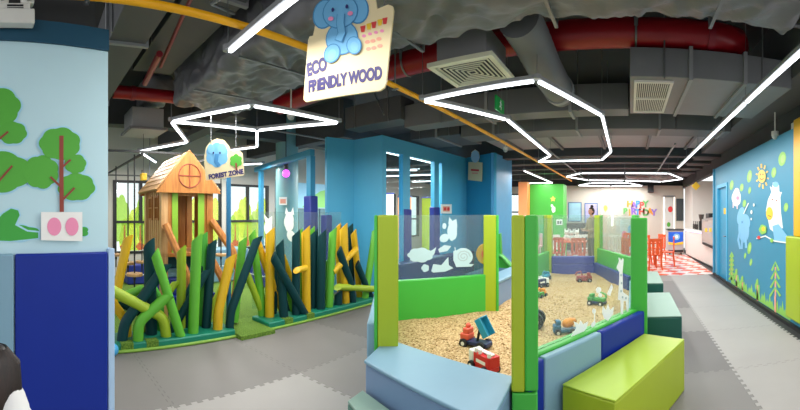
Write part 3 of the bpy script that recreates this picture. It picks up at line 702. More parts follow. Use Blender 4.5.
for x in (211, 236): MB().cyl(FS(x, 150), FS(x, 150)+Vector((0, 0, 2.95-FS(x, 150).z)), .004, 6).build('hanger_wire', STEEL, t)
# small board by the blue corner
SB = on_seg((Q[3][0]+.1, Q[3][1]-.12), (Q[4][0]+.1, Q[4][1]-.12)); nb = Vector(((Q[3][1]-Q[4][1])*-1, -(Q[4][0]-Q[3][0]), 0)).normalized()
p = SB(475, 165); nb = Vector((Q[4][1]-Q[3][1], -(Q[4][0]-Q[3][0]), 0)).normalized()
t = thing('hanging_sign', 'small cream board with a pale blue figure hung on the deep blue corner', 'sign', p)
MB().prism([SB(x, y) for x, y in [(468, 180), (468.5, 162), (473, 162), (471, 157), (471.5, 152), (475, 149.5), (478.5, 152), (479.2, 157), (477.5, 162), (482, 162.5), (481.5, 181.5)]], -nb*.02).build('board', CREAM, t, smooth=0)
sticker('figure_print', SB, nb, [(E(475.2, 156.5, 4.2, 6.2), mat('pale sky print', '#b4d9f0', .5)), ([(471, 169), (479, 169.5), (479, 171.3), (471, 170.8)], REDP), ([(472, 172.5), (478, 172.8), (478, 174), (472, 173.7)], PKO)], t)
# ------------------------------------------------------------------ forest zone
XF = -4.0
tag(MB().bx(-8.95, -4.42, -1.2, 5.0, 0, .03).bx(-4.42, -3.86, 2.33, 2.83, 0, .05).build('artificial_turf', TM, smooth=0), 'green artificial turf covering the forest zone floor', 'turf', kind='stuff')
def fence(label, y0, y1, poles):
    t = thing('foam_pole_fence', label, 'fence', (-4.2, (y0+y1)/2, 0))
    MB().bx(-4.42, -4.0, y0, y1, 0, .1).build('base', TEAL, t, bevel=.02)
    MB().tube([(-3.99, y0, .018), (-3.99, y1, .018)], .018, 10).build('base_edging', mat('dull lime edging', '#7fa83a', .5), t)
    for q in (.12, .3): MB().bx(-4.1, -3.996, y0+(y1-y0)*q, y0+(y1-y0)*q+.14, .02, .104).build('turf_patch', TM, t, smooth=0)
    for X, m, r, pts, lean in poles:
        S = on_x(X); w = [S(x, y) for x, y in pts]
        for i, q in enumerate(w): q.x += lean*i/(len(w)-1)
        pp = [w[0]]
        if w[0].z < .35 and abs(w[-1].z-w[0].z) > .3: pp[0] = Vector((w[0].x, w[0].y, .08))
        for i in range(1, len(w)-1):   # rounded bends
            a, b, c = w[i-1], w[i], w[i+1]; e = min(.09, (a-b).length*.4, (c-b).length*.4)
            p0 = b+(a-b).normalized()*e; p2 = b+(c-b).normalized()*e
            for k in range(5):
                s = k/4; pp.append(p0*(1-s)**2+b*2*s*(1-s)+p2*s*s)
        pp.append(w[-1])
        r *= .9; o = MB().tube(pp, r, 12, tip=r*.9).build('pole', m, t, smooth=50)
    return t
G, O, Y_, T_, MG = P_LIME, P_OLIVE, P_YEL, P_TEAL, P_GREEN
A_, B_, C_ = -4.12, -4.25, -4.36
sec1 = [
 (C_, Y_, .062, [(114, 305), (128, 238)], 0), (B_, Y_, .06, [(127, 339), (127, 322), (113, 303)], 0),
 (A_, O, .068, [(166.5, 341), (163, 317), (110, 289)], .05), (B_, T_, .078, [(151.5, 341), (149, 243)], 0),
 (A_, T_, .068, [(122, 346), (124, 324), (165, 266)], 0), (A_+.04, G, .068, [(138, 345), (138, 322), (166, 296)], .03),
 (A_+.05, G, .062, [(181, 334), (155, 253)], 0), (C_, O, .066, [(181, 332), (181.5, 249)], 0),
 (C_, T_, .062, [(172, 320), (191, 290), (212, 244)], 0), (B_, T_, .066, [(206, 335), (212, 243)], 0),
 (B_, T_, .055, [(170, 316), (206, 270)], .04), (A_, G, .072, [(193, 338), (197, 238)], 0), (C_, MG, .07, [(203, 334), (203, 236)], 0),
 (A_, Y_, .068, [(217.6, 334), (218, 313), (231, 257)], 0), (C_, O, .06, [(205, 315), (229, 272)], 0),
 (A_, T_, .062, [(229.5, 331), (230.5, 312), (257.5, 238.5)], 0), (C_, G, .064, [(234, 326), (243, 240)], 0),
 (C_, O, .05, [(140, 322), (176, 282)], 0), (C_, G, .058, [(114, 300), (140, 290)], 0), (C_, MG, .055, [(160, 330), (160, 300), (148, 280)], 0),
 (C_, T_, .06, [(187, 335), (187, 300)], 0), (C_, T_, .05, [(114, 300), (150, 318)], 0)]
fence('left stretch of coloured foam pole fence, ending at the turf gap by the wooden house', .72, 2.33, sec1)
sec2 = [
 (C_, G, .062, [(262, 325), (261, 296), (252, 233)], 0), (C_, O, .055, [(264, 322), (247, 274)], 0),
 (C_, Y_, .06, [(283, 305), (257, 241)], 0), (B_, Y_, .072, [(269.5, 314), (270.3, 231)], 0),
 (C_, T_, .06, [(273, 322), (277, 262)], 0), (A_, T_, .068, [(284, 323), (279.5, 243)], 0),
 (A_+.04, T_, .066, [(305, 321), (271, 256)], .04), (B_, G, .062, [(294.5, 319), (291, 296), (282, 276)], 0),
 (C_, Y_, .055, [(302, 305), (283, 258)], 0), (A_, T_, .066, [(296, 319), (296, 233)], 0), (B_, G, .058, [(300, 317), (299.3, 231)], 0),
 (A_, Y_, .07, [(306.5, 314), (305.8, 229)], 0), (A_+.05, Y_, .05, [(306, 268), (296, 270)], .02), (C_, G, .06, [(317, 305), (311.5, 229)], 0),
 (B_, T_, .07, [(312.5, 314), (314, 232)], 0), (A_, T_, .074, [(320.5, 311), (322, 233)], 0),
 (A_, G, .066, [(329, 309), (333, 230)], 0), (B_, Y_, .062, [(341, 300), (337.5, 226)], 0), (A_+.03, Y_, .055, [(333, 272), (354, 250)], .03),
 (A_, Y_, .075, [(345.5, 306), (343.5, 226.5)], 0), (C_, T_, .05, [(340, 300), (338.8, 227)], 0), (A_+.05, T_, .064, [(353, 300), (350, 282), (338, 250)], .02),
 (C_, T_, .06, [(352, 300), (350, 226)], 0), (B_, Y_, .06, [(359.5, 303), (357, 264), (353.5, 232)], 0), (A_, T_, .06, [(371, 302), (357, 264)], 0),
 (A_, T_, .07, [(338, 308), (338.5, 292)], 0), (C_, MG, .06, [(325, 306), (325, 262)], 0), (C_, T_, .058, [(289, 318), (297, 262)], 0),
 (A_, G, .064, [(365, 304), (375.5, 229)], 0), (A_+.08, O, .06, [(377, 289), (338, 287)], 0)]
fence('right stretch of coloured foam pole fence, ending at the blue wall', 2.83, 5.0, sec2)
tag(MB().ell((-3.93, .8, .07), .07).build('ball', mat('sky blue plastic', '#4aa8dd', .35)), 'tiny sky blue ball at the near end of the pole fence', 'ball')
# wooden play house
hc = at_d(177, 215, 6.0); hz = math.atan2(hc.y, hc.x)-pi/2 + radians(20)
ht = thing('wooden_playhouse', 'small wooden playhouse on stilts with a steep shingled roof', 'playhouse', (hc.x, hc.y, 0), hz)
W2, D2 = .36, .42; ze, zr = 1.86, 2.4; zf = .95
L = dict(world=False)
def hb(name, m, *boxes, **k):
    mb = MB()
    for b in boxes: mb.bx(*b)
    return mb.build(name, m, ht, world=False, **k)
hb('platform', WOODO, (-W2-.05, W2+.05, -D2-.05, D2+.05, zf-.06, zf), bevel=.008)
for sx in (-1, 1):
    for sy in (-1, 1): hb('corner_post', WOODS if sx < 0 else WOODO, (sx*W2-.05, sx*W2+.05, sy*D2-.05, sy*D2+.05, 0, ze))
# side wall of vertical slats with lattice windows
sl = MB()
for i in range(7): y = -D2+.08+i*.115; sl.bx(-W2-.02, -W2+.02, y, y+.075, zf, ze)
sl.build('side_wall', WOODS, ht, world=False)
for yy in (-.18, .16):
    lw = MB(); lw.bx(-W2-.04, -W2-.02, yy-.1, yy+.1, 1.42, 1.45).bx(-W2-.04, -W2-.02, yy-.1, yy+.1, 1.6, 1.62).bx(-W2-.04, -W2-.02, yy-.1, yy+.1, 1.76, 1.79).bx(-W2-.04, -W2-.02, yy-.1, yy-.08, 1.45, 1.76).bx(-W2-.04, -W2-.02, yy+.08, yy+.1, 1.45, 1.76).bx(-W2-.04, -W2-.02, yy-.01, yy+.01, 1.45, 1.76)
    lw.build('lattice_window', WOODO, ht, world=False, smooth=0)
hb('front_panel', WOODO, (-W2+.05, -.22, -D2-.02, -D2+.01, zf, ze)); hb('front_panel', WOODO, (.26, W2-.05, -D2-.02, -D2+.01, zf, ze)); hb('lintel', WOODO, (-.22, .26, -D2-.02, -D2+.01, ze-.08, ze))
GRB = mat('green stained board', '#7fae2a', .5, .06)
hb('green_board', GRB, (-.24, -.15, -D2-.035, -D2-.02, zf, ze)); hb('green_board', GRB, (.17, .27, -D2-.035, -D2-.02, zf, ze))
hb('side_wall', WOODO, (W2-.02, W2+.02, -D2+.05, .1, zf, ze)); 
hb('back_panel', WOODO, (-.02, W2-.05, D2-.02, D2+.02, zf, ze)); hb('back_rail', BLACK, (-W2+.05, -.02, D2-.015, D2+.015, 1.25, 1.29))
ov = .1
for s in (-1, 1):
    o = MB(); e = Vector((s*(W2+.12), 0, ze-.02)); r = Vector((0, 0, zr)); nrm = Vector((s*(zr-ze), 0, W2+.12)).normalized()
    o.prism([(e.x, -D2-ov, e.z), (e.x, D2+ov, e.z), (0, D2+ov, zr), (0, -D2-ov, zr)], nrm*.03); o.build('roof_slope', WOODO, ht, world=False, smooth=0)
    sg = MB()
    for k in range(7):
        a = e.lerp(r, k/7); b = e.lerp(r, (k+1.25)/7 if k < 6 else 1)
        sg.prism([(a.x, -D2-ov, a.z), (a.x, D2+ov, a.z), (b.x, D2+ov, b.z-.012), (b.x, -D2-ov, b.z-.012)], nrm*.048)
    sg.build('shingles', WOODS, ht, world=False, smooth=0)
gb = MB().prism([(-W2-.15, -D2-ov-.02, ze-.04), (W2+.15, -D2-ov-.02, ze-.04), (0, -D2-ov-.02, zr+.05)], (0, .03, 0)); gb.build('gable', WOODO, ht, world=False, smooth=0)
MB().prism([(-W2-.12, D2+ov, ze-.04), (W2+.3, D2+ov, ze-.04), (.1, D2+ov, zr-.12)], (0, .03, 0)).build('rear_gable', WOODO, ht, world=False, smooth=0)
ring = [(0+.17*cos(a), -D2-ov-.026, 2.07+.17*sin(a)) for a in [2*pi*k/28 for k in range(29)]]
MB().tube(ring, .007, 6, cap=False).cyl((-.17, -D2-ov-.026, 2.07), (.17, -D2-ov-.026, 2.07), .007, 6).cyl((0, -D2-ov-.026, 1.9), (0, -D2-ov-.026, 2.24), .007, 6).build('round_window', TRUNK, ht, world=False)
for pts in ([(-.36, -D2-.1, 1.36), (-.2, -D2-.45, .75), (-.02, -D2-.75, .05)], [(-.18, -D2-.2, 1.0), (-.2, -D2-.5, .5), (-.22, -D2-.8, .05)], [(.36, -D2-.1, 1.42), (.58, -D2-.35, .98), (.62, -D2-.45, .7), (.5, -D2-.5, .05)], [(.3, -D2-.1, .95), (.42, -D2-.3, .6), (.6, -D2-.4, .05)]):
    MB().tube(pts, .055, 8).build('branch_brace', WOODO, ht, world=False)
# foam steps under the house
fs = thing('foam_steps', 'indigo and pale blue padded steps under the wooden playhouse', 'steps', (hc.x, hc.y, 0), hz)
for i, (z0, z1, m) in enumerate(((.03, .3, BLUE), (.3, .55, INDIGO), (.55, .68, LBLUE), (.68, .89, NAVY))):
    MB().bx(-.3, .5, -.38+i*.08, .42, z0, z1).build('padded_block', m, fs, world=False, bevel=.02)
# rope swings with wooden discs
discs = [(134.5, 276, 5.5), (128, 264.5, 6.4), (116, 256, 6.8), (142, 263, 7.4), (221, 256, 6.9)]
for i, (x, y, d) in enumerate(discs):
    p = at_d(x, y, d)
    t = thing('rope_swing', ('nearest round wooden disc swing on a dark rope, before the windows', 'second round wooden disc swing, just behind the nearest one', 'wooden disc swing close to the pale mural wall edge', 'wooden disc swing beside the playhouse stilts', 'wooden disc swing right of the playhouse')[i], 'swing', p, 0, 'rope disc swings')
    MB().cyl(p, p+Vector((0, 0, .045)), .12, 24).build('disc', WOODS, t, bevel=.008)
    MB().cyl(p+Vector((0, 0, .045)), (p.x, p.y, 2.38), .012, 8).cyl(p-Vector((0, 0, .06)), p, .02, 8).cyl(p-Vector((0, 0, .2)), p-Vector((0, 0, .05)), .012, 8).build('rope', BLACK, t)
t = thing('swing_frame', 'dark overhead steel frame carrying the rope disc swings', 'frame', (-6.3, 1.8, 2.5))
for y in (.9, 1.5, 2.6): MB().bx(-8.4, -5.2, y-.015, y+.015, 2.36, 2.39).build('crossbar', BLACK, t, smooth=0)
for x in (-8.4, -5.2): MB().bx(x-.015, x+.015, .9, 2.6, 2.39, 2.42).build('side_bar', BLACK, t, smooth=0)
for x, y in ((-8.4, .9), (-8.4, 2.6), (-5.2, .9), (-5.2, 2.6)): MB().cyl((x, y, 2.4), (x, y, 3.9), .012, 6).build('hanger_rod', STEEL, t)
p = at_d(143.5, 177, 6.5)
t = thing('hanging_tag', 'tiny yellow lantern tag hanging by the playhouse roof', 'tag', p); MB().box(p, (.1, .1, .12)).build('tag_body', YEL, t, bevel=.01); MB().cyl(p+Vector((0, 0, .05)), (p.x, p.y, 3.9), .004, 5).build('cord', BLACK, t)
# blue sign post, white animal panels on the far panel
p = at_d(228.6, 215, 5.0); tag(MB().cyl((p.x, p.y, 0), (p.x, p.y, 2.05), .032, 14).build('post', mat('dark blue post', '#1f6a94', .5)), 'slim blue post behind the FOREST board', 'post')
# pale plastic sheets behind the fence with white animal cut-outs
t = thing('clear_screen', 'clear screen with white animal cut-outs behind the right stretch of pole fence', 'screen', (-5.0, 3.6, 0))
MB().wall((-4.75, 3.05), (-4.75, 4.95), .1, 1.55, .012).build('clear_panel', GLASS, t, smooth=0)
SX = on_x(-4.74)
sticker('animal_cutout', SX, (1, 0, 0), [(blob(289, 222, 5, 10, 5, .1), STW), ([(285, 214), (286, 207), (288, 212), (291, 212), (293, 207), (294, 215)], STW), (E(291, 236, 4, 6, -20), STW)], t)
sticker('animal_cutout', SX, (1, 0, 0), [(blob(268, 228, 4, 8, 5, .1), STW), ([(265, 222), (264, 214), (268, 219), (272, 216), (272, 224)], STW)], t)
# notice on teal column
p = at_d(283, 200.5, 8.45); MC = on_n(az(283), 8.6)
sticker('notice_card', MC, (-sin(az(283)), -cos(az(283)), 0), [([(279, 197), (287, 197), (287, 205), (279, 205)], STW), ([(280.2, 199), (285.8, 199), (285.8, 203.5), (280.2, 203.5)], PKO)], None, 'white notice card on the teal column', 'notice', step=.004, base=-.012)
# pale low furniture in the far part of the forest zone
for i, (x, y0, y1, z, m) in enumerate(((-7.6, 3.4, 4.6, .75, LBLUE), (-6.6, 4.3, 4.9, .5, INDIGO), (-8.0, 1.9, 2.8, .45, INDIGO))):
    t = thing('foam_block', ('pale blue padded block deep in the forest zone', 'indigo padded block by the blue frame', 'indigo padded block below the daylit windows')[i], 'foam block', (x, y0, 0)); MB().bx(x-.3, x+.3, y0, y1, .03, z).build('block', m, t, bevel=.03)
    MB().bx(x-.31, x+.31, y0-.01, y1+.01, z*.5, z*.5+.02).build('piping', STW, t)
# ------------------------------------------------------------------ sandpit
P0, P1, P2, P3, P4, P5, P6, P7 = (-.62, 2.17), (-1.77, 2.37), (-2.97, 4.03), (-2.03, 5.24), (-1.98, 9.0), (-.78, 9.18), (.1, 7.0), (.085, 3.5)
pit = thing('sandpit', 'padded sandpit enclosure with lime corner posts, green walls and clear panels', 'sandpit', (-1.2, 5.2, 0))
def post(name, p, s, rz, z0, z1, halves, e=.0):
    """a padded corner post of two vinyl-covered halves"""
    R = Matrix.Rotation(rz, 4, 'Z'); c = Vector((p[0], p[1], 0))
    for m, x0, x1, zb in halves:
        MB().box(c + R @ Vector(((x0+x1)/2*s, 0, 0)) + Vector((0, 0, (zb+z1)/2)), ((x1-x0)*s, s, z1-zb), R, 0).build(name, m, pit, bevel=.012)
def fc(p): return -az(AX) - math.atan2(p[0], p[1])     # yaw that turns a post face to where it is seen from the entrance
post('corner_post', P0, .155, fc(P0), .0, 1.5, ((LIME, -.5, .0, .475), (GREEN, .0, .5, .48)))
MB().box((P0[0], P0[1], .235), (.15, .15, .47), Matrix.Rotation(fc(P0), 4, 'Z')).build('post_base', GREEN, pit, bevel=.01)
post('corner_post', P1, .165, fc(P1), .0, 1.5, ((GREEN, -.62, -.46, 0), (LIME, -.46, .5, .48)))
post('corner_post', P3, .2, fc(P3), .0, 1.5, ((LIME, -.5, .42, .0), (GREEN, .42, .62, .0)))
post('corner_post', P4, .2, 0, .0, 1.5, ((GREEN, -.6, -.4, 0), (LIME, -.4, .5, 0)))
post('corner_post', P5, .17, 0, .0, 1.5, ((LIME, -.5, .35, 0), (GREEN, .35, .7, 0)))
post('corner_post', P7, .15, radians(-4), .0, 1.475, ((GREEN, -.5, .5, 0),))
post('corner_post', P2, .14, radians(35), .0, 1.5, ((LIME, -.5, .5, 0),))
post('corner_post', P6, .14, 0, .0, 1.5, ((GREEN, -.5, .5, 0),))
def V2(p): return Vector((p[0], p[1]))
def wallpart(name, p, q, z0, z1, t, m, off=0, e0=-.08, e1=-.08, bevel=.012):
    return MB().wall(p, q, z0, z1, t, off, 0, e0, e1).build(name, m, pit, bevel=bevel)
# front entrance: wide padded sill
fb = [(-1.84, 2.46), (-.7, 2.235), (-.655, 1.69), (-1.15, 1.83), (-1.685, 1.985)]
def slab(poly, z0, z1): return MB().prism([(x, y, z0) for x, y in poly], (0, 0, z1-z0))
slab([(x*.995-.006, y+.012) for x, y in fb], 0, .473).build('entrance_base', mat('soft blue vinyl', '#7590b2', .42, .04), pit, bevel=.015)
slab([(x, y) for x, y in fb], .476, .5).build('entrance_sill', LBLUE, pit, bevel=.008, seg=3)
# right wall of the pit
a0, a1 = V2((-.575, 2.115)), V2((.155, 3.47)); uu = (a1-a0).normalized(); nin = Vector((-uu.y, uu.x))
RS = on_seg(a0, a1)
def at_par(x): q = RS(x, 215); return (V2(q)-a0).dot(uu)
cuts = [0.0, at_par(545), at_par(602), (a1-a0).length]
for i, m in enumerate((BLUE, LBLUE, BLUE)):
    p, q = a0+uu*(cuts[i]+.003), a0+uu*(cuts[i+1]-.003)
    o = MB().wall(p, q, .02, .63, .06, -.03).build('outer_pad', m, pit, bevel=.014)
    o['label'] = ('narrow royal blue pad', 'long light blue pad', 'royal blue pad behind the bench')[i]
wallpart('side_wall', a0+nin*.06, a1+nin*.06, 0, .645, .09, GREEN, -.045, -.03, -.05)
def glass(p, q, z0, z1, e=-.1, off=0):
    return MB().wall(p, q, z0, z1, .012, off, 0, e, e).build('clear_panel', GLASS, pit, smooth=0)
gr = glass(a0+nin*.105, a1+nin*.105, .645, 1.48, -.06)
# left walls
def out(p, q, d):
    u = (V2(q)-V2(p)).normalized(); n = Vector((u.y, -u.x)); return n*d
wallpart('side_wall', P1, P2, 0, .63, .1, GREEN)
o1 = MB().wall(P1, P2, .02, .66, .07, -.125, 0, .03, 0).build('outer_pad', LBLUE, pit, bevel=.014)
glass(P1, P2, .63, 1.5)
wallpart('side_wall', P2, P3, 0, .63, .1, GREEN)
MB().wall(P2, P3, .02, .6, .06, -.085).build('outer_pad', BLUE, pit, bevel=.014)
gl = glass(P2, P3, .63, 1.5)
m34 = (V2(P3)*.52+V2(P4)*.48)
MB().wall(P3, m34, .0, .44, .3, -.1, 0, -.1, 0).build('entrance_base', MATS['soft blue vinyl'], pit, bevel=.015)
MB().wall(P3, m34, .445, .5, .34, -.1, 0, -.1, 0).build('entrance_sill', LBLUE, pit, bevel=.02)
MB().wall(m34, P4, 0, .63, .1).build('side_wall', GREEN, pit, bevel=.012)
glass(m34, P4, .63, 1.5)
# back wall and right-hand back wall
wallpart('back_wall', P4, P5, 0, .5, .14, INDIGO)
for z0, z1 in ((.0, .32), (.325, .5)): MB().wall(P4, P5, z0, z1, .08, .12, 0, -.1, -.1).build('inner_pad', INDIGO, pit, bevel=.015)
glass(P4, P5, .5, 1.5)
wallpart('side_wall', P5, P6, 0, .7, .1, GREEN); glass(P5, P6, .7, 1.5)
MB().wall(P5, P6, 0, .36, .08, .09, 0, -.1, -.06).build('inner_pad', INDIGO, pit, bevel=.015)
wallpart('side_wall', P6, P7, 0, .63, .1, GREEN); glass(P6, P7, .63, 1.5)
MB().wall(P6, P7, 0, .3, .06, .08, 0, -.06, -.06).build('inner_pad', LBLUE, pit, bevel=.015)
# stickers on the panels
nL = Vector((-(V2(P3)-V2(P2)).normalized().y*-1, -(V2(P3)-V2(P2)).normalized().x, 0)).normalized()
GSL = on_seg(P2, P3); off = nL*.008
SLp = lambda x, y: GSL(x, y)+off
def cut(name, poly_list, surf, n, par): return sticker(name, surf, n, [(p, m) for p, m in poly_list], par)
STP = mat('pale vinyl cut-out', '#bcd6dc', .5, .02); SN = mat('grey vinyl line', '#a9bcc2', .5)
cut('snail_cutout', [(E(463, 256.5, 9.5, 8.6), STP), ([(453, 251), (456, 250), (458, 258), (470, 264), (474, 264), (471, 266.5), (456, 267), (453, 260)], STP), (line([(463+r*cos(a), 256.5+r*.9*sin(a)) for r, a in [(1.2+k*.32, k*.7) for k in range(19)]], 1.0), SN), (line([(455, 251), (454.5, 247)], .9), STP)], SLp, nL, gl)
cut('shooting_star_cutout', [([(431, 271), (433, 264), (441, 265), (448, 257), (448.5, 265), (453, 268), (445, 271.5), (433, 272.5)], STP)], SLp, nL, gl)
cut('bird_cutout', [(blob(425, 268, 4, 4, 5, .15), STP)], SLp, nL, gl)
cut('pig_cutout', [(blob(420, 255, 13, 7.5, 7, .12), STP), ([(409, 260), (432, 250), (436, 247), (434, 254), (426, 261)], STP)], SLp, nL, gl)
cut('leaf_cutout', [([(438, 249), (444, 245), (451, 246), (447, 251), (439, 252.5)], STP)], SLp, nL, gl)
cut('fox_cutout', [(blob(452, 231, 5, 10, 5, .1), STP), ([(448, 224), (449, 217), (452, 221), (456, 219), (457, 227)], STP), (E(444, 238, 5, 4, -30), STP), (E(444, 226, 2, 3), STP)], SLp, nL, gl)
nR = Vector((uu.y, -uu.x, 0)); GSR = on_seg(a0+nin*.105, a1+nin*.105); SRp = lambda x, y: GSR(x, y)+nR*.008
def rx(px_, py_): return px_, py_
cut('dove_cutout', [([(570, 336), (575, 328), (572.5, 321), (578, 324), (579.5, 320), (582, 324), (587, 321.5), (585.5, 328), (580, 335), (573, 337.5)], STW)], SRp, nR, gr)
cut('flower_cutout', [(E(593, 311, 1.8, 2.6), STW), (line([(593.5, 312), (593.2, 326)], .9), STW), (E(592, 324, 1.8, 3.2, 30), STW)], SRp, nR, gr)
cut('tulip_cutout', [([(601, 312), (602, 306), (605, 310), (607, 304), (609, 310), (613, 306.5), (612, 314), (607, 321), (603, 318)], STW)], SRp, nR, gr)
cut('butterfly_cutout', [(E(597.5, 290, 2.6, 3.2, 20), STW), (E(599, 295, 1.8, 2.2), STW)], SRp, nR, gr)
cut('arrow_cutout', [([(606, 294), (610.5, 284), (612, 287), (609, 296)], STW)], SRp, nR, gr)
GI = [(615.5, 268), (618, 261), (617.5, 257.5), (619, 258), (620, 261), (621.3, 258), (622.5, 259), (622.3, 264), (621.5, 272), (622, 292), (627.5, 296), (627.5, 312), (625.8, 313), (625, 301), (622.5, 301), (622, 315), (620, 316), (619.5, 300), (617, 300), (618, 285), (618.5, 272)]
cut('giraffe_cutout', [(GI, STW)] + [(E(x, y, .8, 1.2), SN) for x, y in ((620, 275), (620.4, 283), (619.8, 291), (624.5, 298), (621, 297))], SRp, nR, gr)
# sand
def inset(poly):
    c = sum((V2(p) for p in poly), Vector((0, 0)))/len(poly); return [c+(V2(p)-c)*.985 for p in poly]
sp_ = inset([P0, P1, P2, P3, P4, P5, P6, P7]); bm = bmesh.new()
xs = [p.x for p in sp_]; ys = [p.y for p in sp_]
def inside(x, y):
    r = False
    for i in range(len(sp_)):
        a, b = sp_[i], sp_[(i+1) % len(sp_)]
        if (a.y > y) != (b.y > y) and x < (b.x-a.x)*(y-a.y)/(b.y-a.y)+a.x: r = not r
    return r
sd = MB(); st = .05; idx = {}
nx, ny = int((max(xs)-min(xs))/st)+2, int((max(ys)-min(ys))/st)+2
def vid(i, j):
    if (i, j) not in idx:
        x, y = min(xs)+i*st, min(ys)+j*st; z = .1+noise.noise(Vector((x*1.7, y*1.7, 3)))*.035+noise.noise(Vector((x*9, y*9, 1)))*.008
        idx[(i, j)] = len(sd.v); sd.v.append(Vector((x, y, z)))
    return idx[(i, j)]
for i in range(nx):
    for j in range(ny):
        if inside(min(xs)+(i+.5)*st, min(ys)+(j+.5)*st): sd.f.append([vid(i, j), vid(i+1, j), vid(i+1, j+1), vid(i, j+1)]); sd.m.append(0)
tag(sd.build('sand', SM, smooth=180), 'tan wooden granules filling the sandpit', 'sand', kind='stuff')
def sandz(x, y): return .1+noise.noise(Vector((x*1.7, y*1.7, 3)))*.035+noise.noise(Vector((x*9, y*9, 1)))*.008
gm = MB(); rnd = random.Random(3)
for k in range(5200):   # loose granules, thicker towards the entrance
    y = 2.3+4.2*rnd.random()**1.6; x = rnd.uniform(-2.7, .1)
    if not inside(x, y): continue
    z = sandz(x, y); r = rnd.uniform(.006, .011); a = rnd.random()*pi; u = Vector((cos(a), sin(a), rnd.uniform(-.4, .4))).normalized()*r*1.5
    q = u.orthogonal().normalized()*r*.7; w = u.cross(q).normalized()*r*.7; c = Vector((x, y, z+.004))
    gm.add([c+u, c-u, c+q, c-q, c+w, c-w], [(0, 2, 4), (2, 1, 4), (1, 3, 4), (3, 0, 4), (2, 0, 5), (1, 2, 5), (3, 1, 5), (0, 3, 5)], rnd.choice((0, 0, 1, 2)))
tag(gm.build('loose_granules', [mat('tan granule', '#b3945f', .7), mat('pale granule', '#c9ae80', .7), mat('brown granule', '#8d6a3c', .7)], smooth=0), 'loose wooden granules scattered on top of the sandpit filling', 'sand', kind='stuff')

# ------------------------------------------------------------------ benches and step
def quadbench(name, label, A, B_, C, m_top, m_side, z=.43, n=None):
    """padded bench block: A near-left, B_ far-left, width vector C"""
    A, B_, C = V2(A), V2(B_), V2(C); poly = [A, B_, B_+C, A+C]
    t = thing(name, label, 'bench', (*((A+B_+C)/2), 0))
    def ins(p, d):
        c = sum(p, Vector((0, 0)))/4; return [c+(q-c)*(1-d) for q in p]
    MB().prism([(q.x, q.y, 0.0) for q in poly], (0, 0, z-.002)).build('body', m_side, t, bevel=.012)
    MB().prism([(q.x, q.y, z-.001) for q in ins(poly, .003)], (0, 0, .012)).build('top_cover', m_top, t, bevel=.01)
    return t
bA, bB = V2((-.435, 2.335)), V2((.115, 3.385)); bu = (bB-bA).normalized(); bn = Vector((bu.y, -bu.x))
quadbench('foam_bench', 'long lime green foam bench against the outside of the sandpit', bA+bn*.012, bB+bn*.012, bn*.385, LIME2, LIME)
quadbench('foam_bench', 'dark green foam bench with a sage top, just beyond the lime bench', (.16, 3.93), (.16, 5.15), (.385, 0), SAGE, DGREEN)
quadbench('foam_bench', 'farther dark green foam bench with a sage top, near the cafe tiles', (.16, 5.86), (.16, 7.1), (.36, 0), SAGE, DGREEN)
# sage step before the entrance
s_l = [(-1.68, 1.965), (-1.15, 1.8), (-.66, 1.66), (-.72, 1.42), (-1.18, 1.57), (-1.655, 1.785)]
t = thing('foam_step', 'low sage green foam step in front of the light blue sandpit sill', 'step', (-1.2, 1.65, 0))
slab(s_l, 0, .285).build('body', mat('dull green vinyl', '#47756a', .45), t, bevel=.012)
slab(s_l, .287, .305).build('top_cover', SAGE, t, bevel=.008)
# things past the left side of the pit: dark teal pad, green slide edge
t = thing('foam_block', 'dark teal foam block outside the far side of the sandpit', 'foam block', (-2.6, 6.7, 0))
MB().bx(-2.95, -2.38, 6.3, 7.3, 0, .42).build('block', NAVY, t, bevel=.02); MB().bx(-2.96, -2.37, 6.29, 7.31, .36, .38).build('piping', DGREEN, t, smooth=0)
t = thing('slide_side', 'bright green slanting slide side beside the blue play house', 'slide', (-2.9, 8.2, 0))
SY = on_y(8.4)
MB().prism([SY(497, 236), SY(500, 233), SY(501, 254), SY(511, 264), SY(511, 292), SY(497, 292)], (0, .12, 0)).build('side_panel', GREEN, t, bevel=.01)
MB().tube([SY(498, 254)+Vector((0, -.03, 0)), SY(503, 257)+Vector((0, -.03, 0)), SY(511, 266)+Vector((0, -.03, 0))], .035, 10).build('rim', mat('pale green vinyl', '#6ed06a', .4), t)
t = thing('padded_plinth', 'dark blue padded plinth along the foot of the blue play house', 'plinth', (-3.9, 7.3, 0))
MB().wall(B(5.75), B(8.9), 0, .58, .3, .17).build('plinth_pad', mat('deep navy vinyl', '#1c2f72', .45), t, bevel=.02)
MB().wall(B(6.9), B(7.5), .581, .6, .28, .17).build('cover_patch', mat('grey blue vinyl', '#55718f', .45), t, bevel=.004)
p = on_y(7.7)(486.5, 254)
t = thing('wheel_toy', 'yellow round play disc by the blue corner behind the sandpit panel', 'toy', (p.x, p.y, .6))
MB().tube([p+Vector((0, .04, 0)), p-Vector((0, .04, 0))], .24, 24).build('disc', mat('toy yellow', '#e0a91c', .4), t, bevel=.02)
MB().tube([p-Vector((0, .045, 0)), p-Vector((0, .06, 0))], .1, 20).build('hub', ORANGE, t)

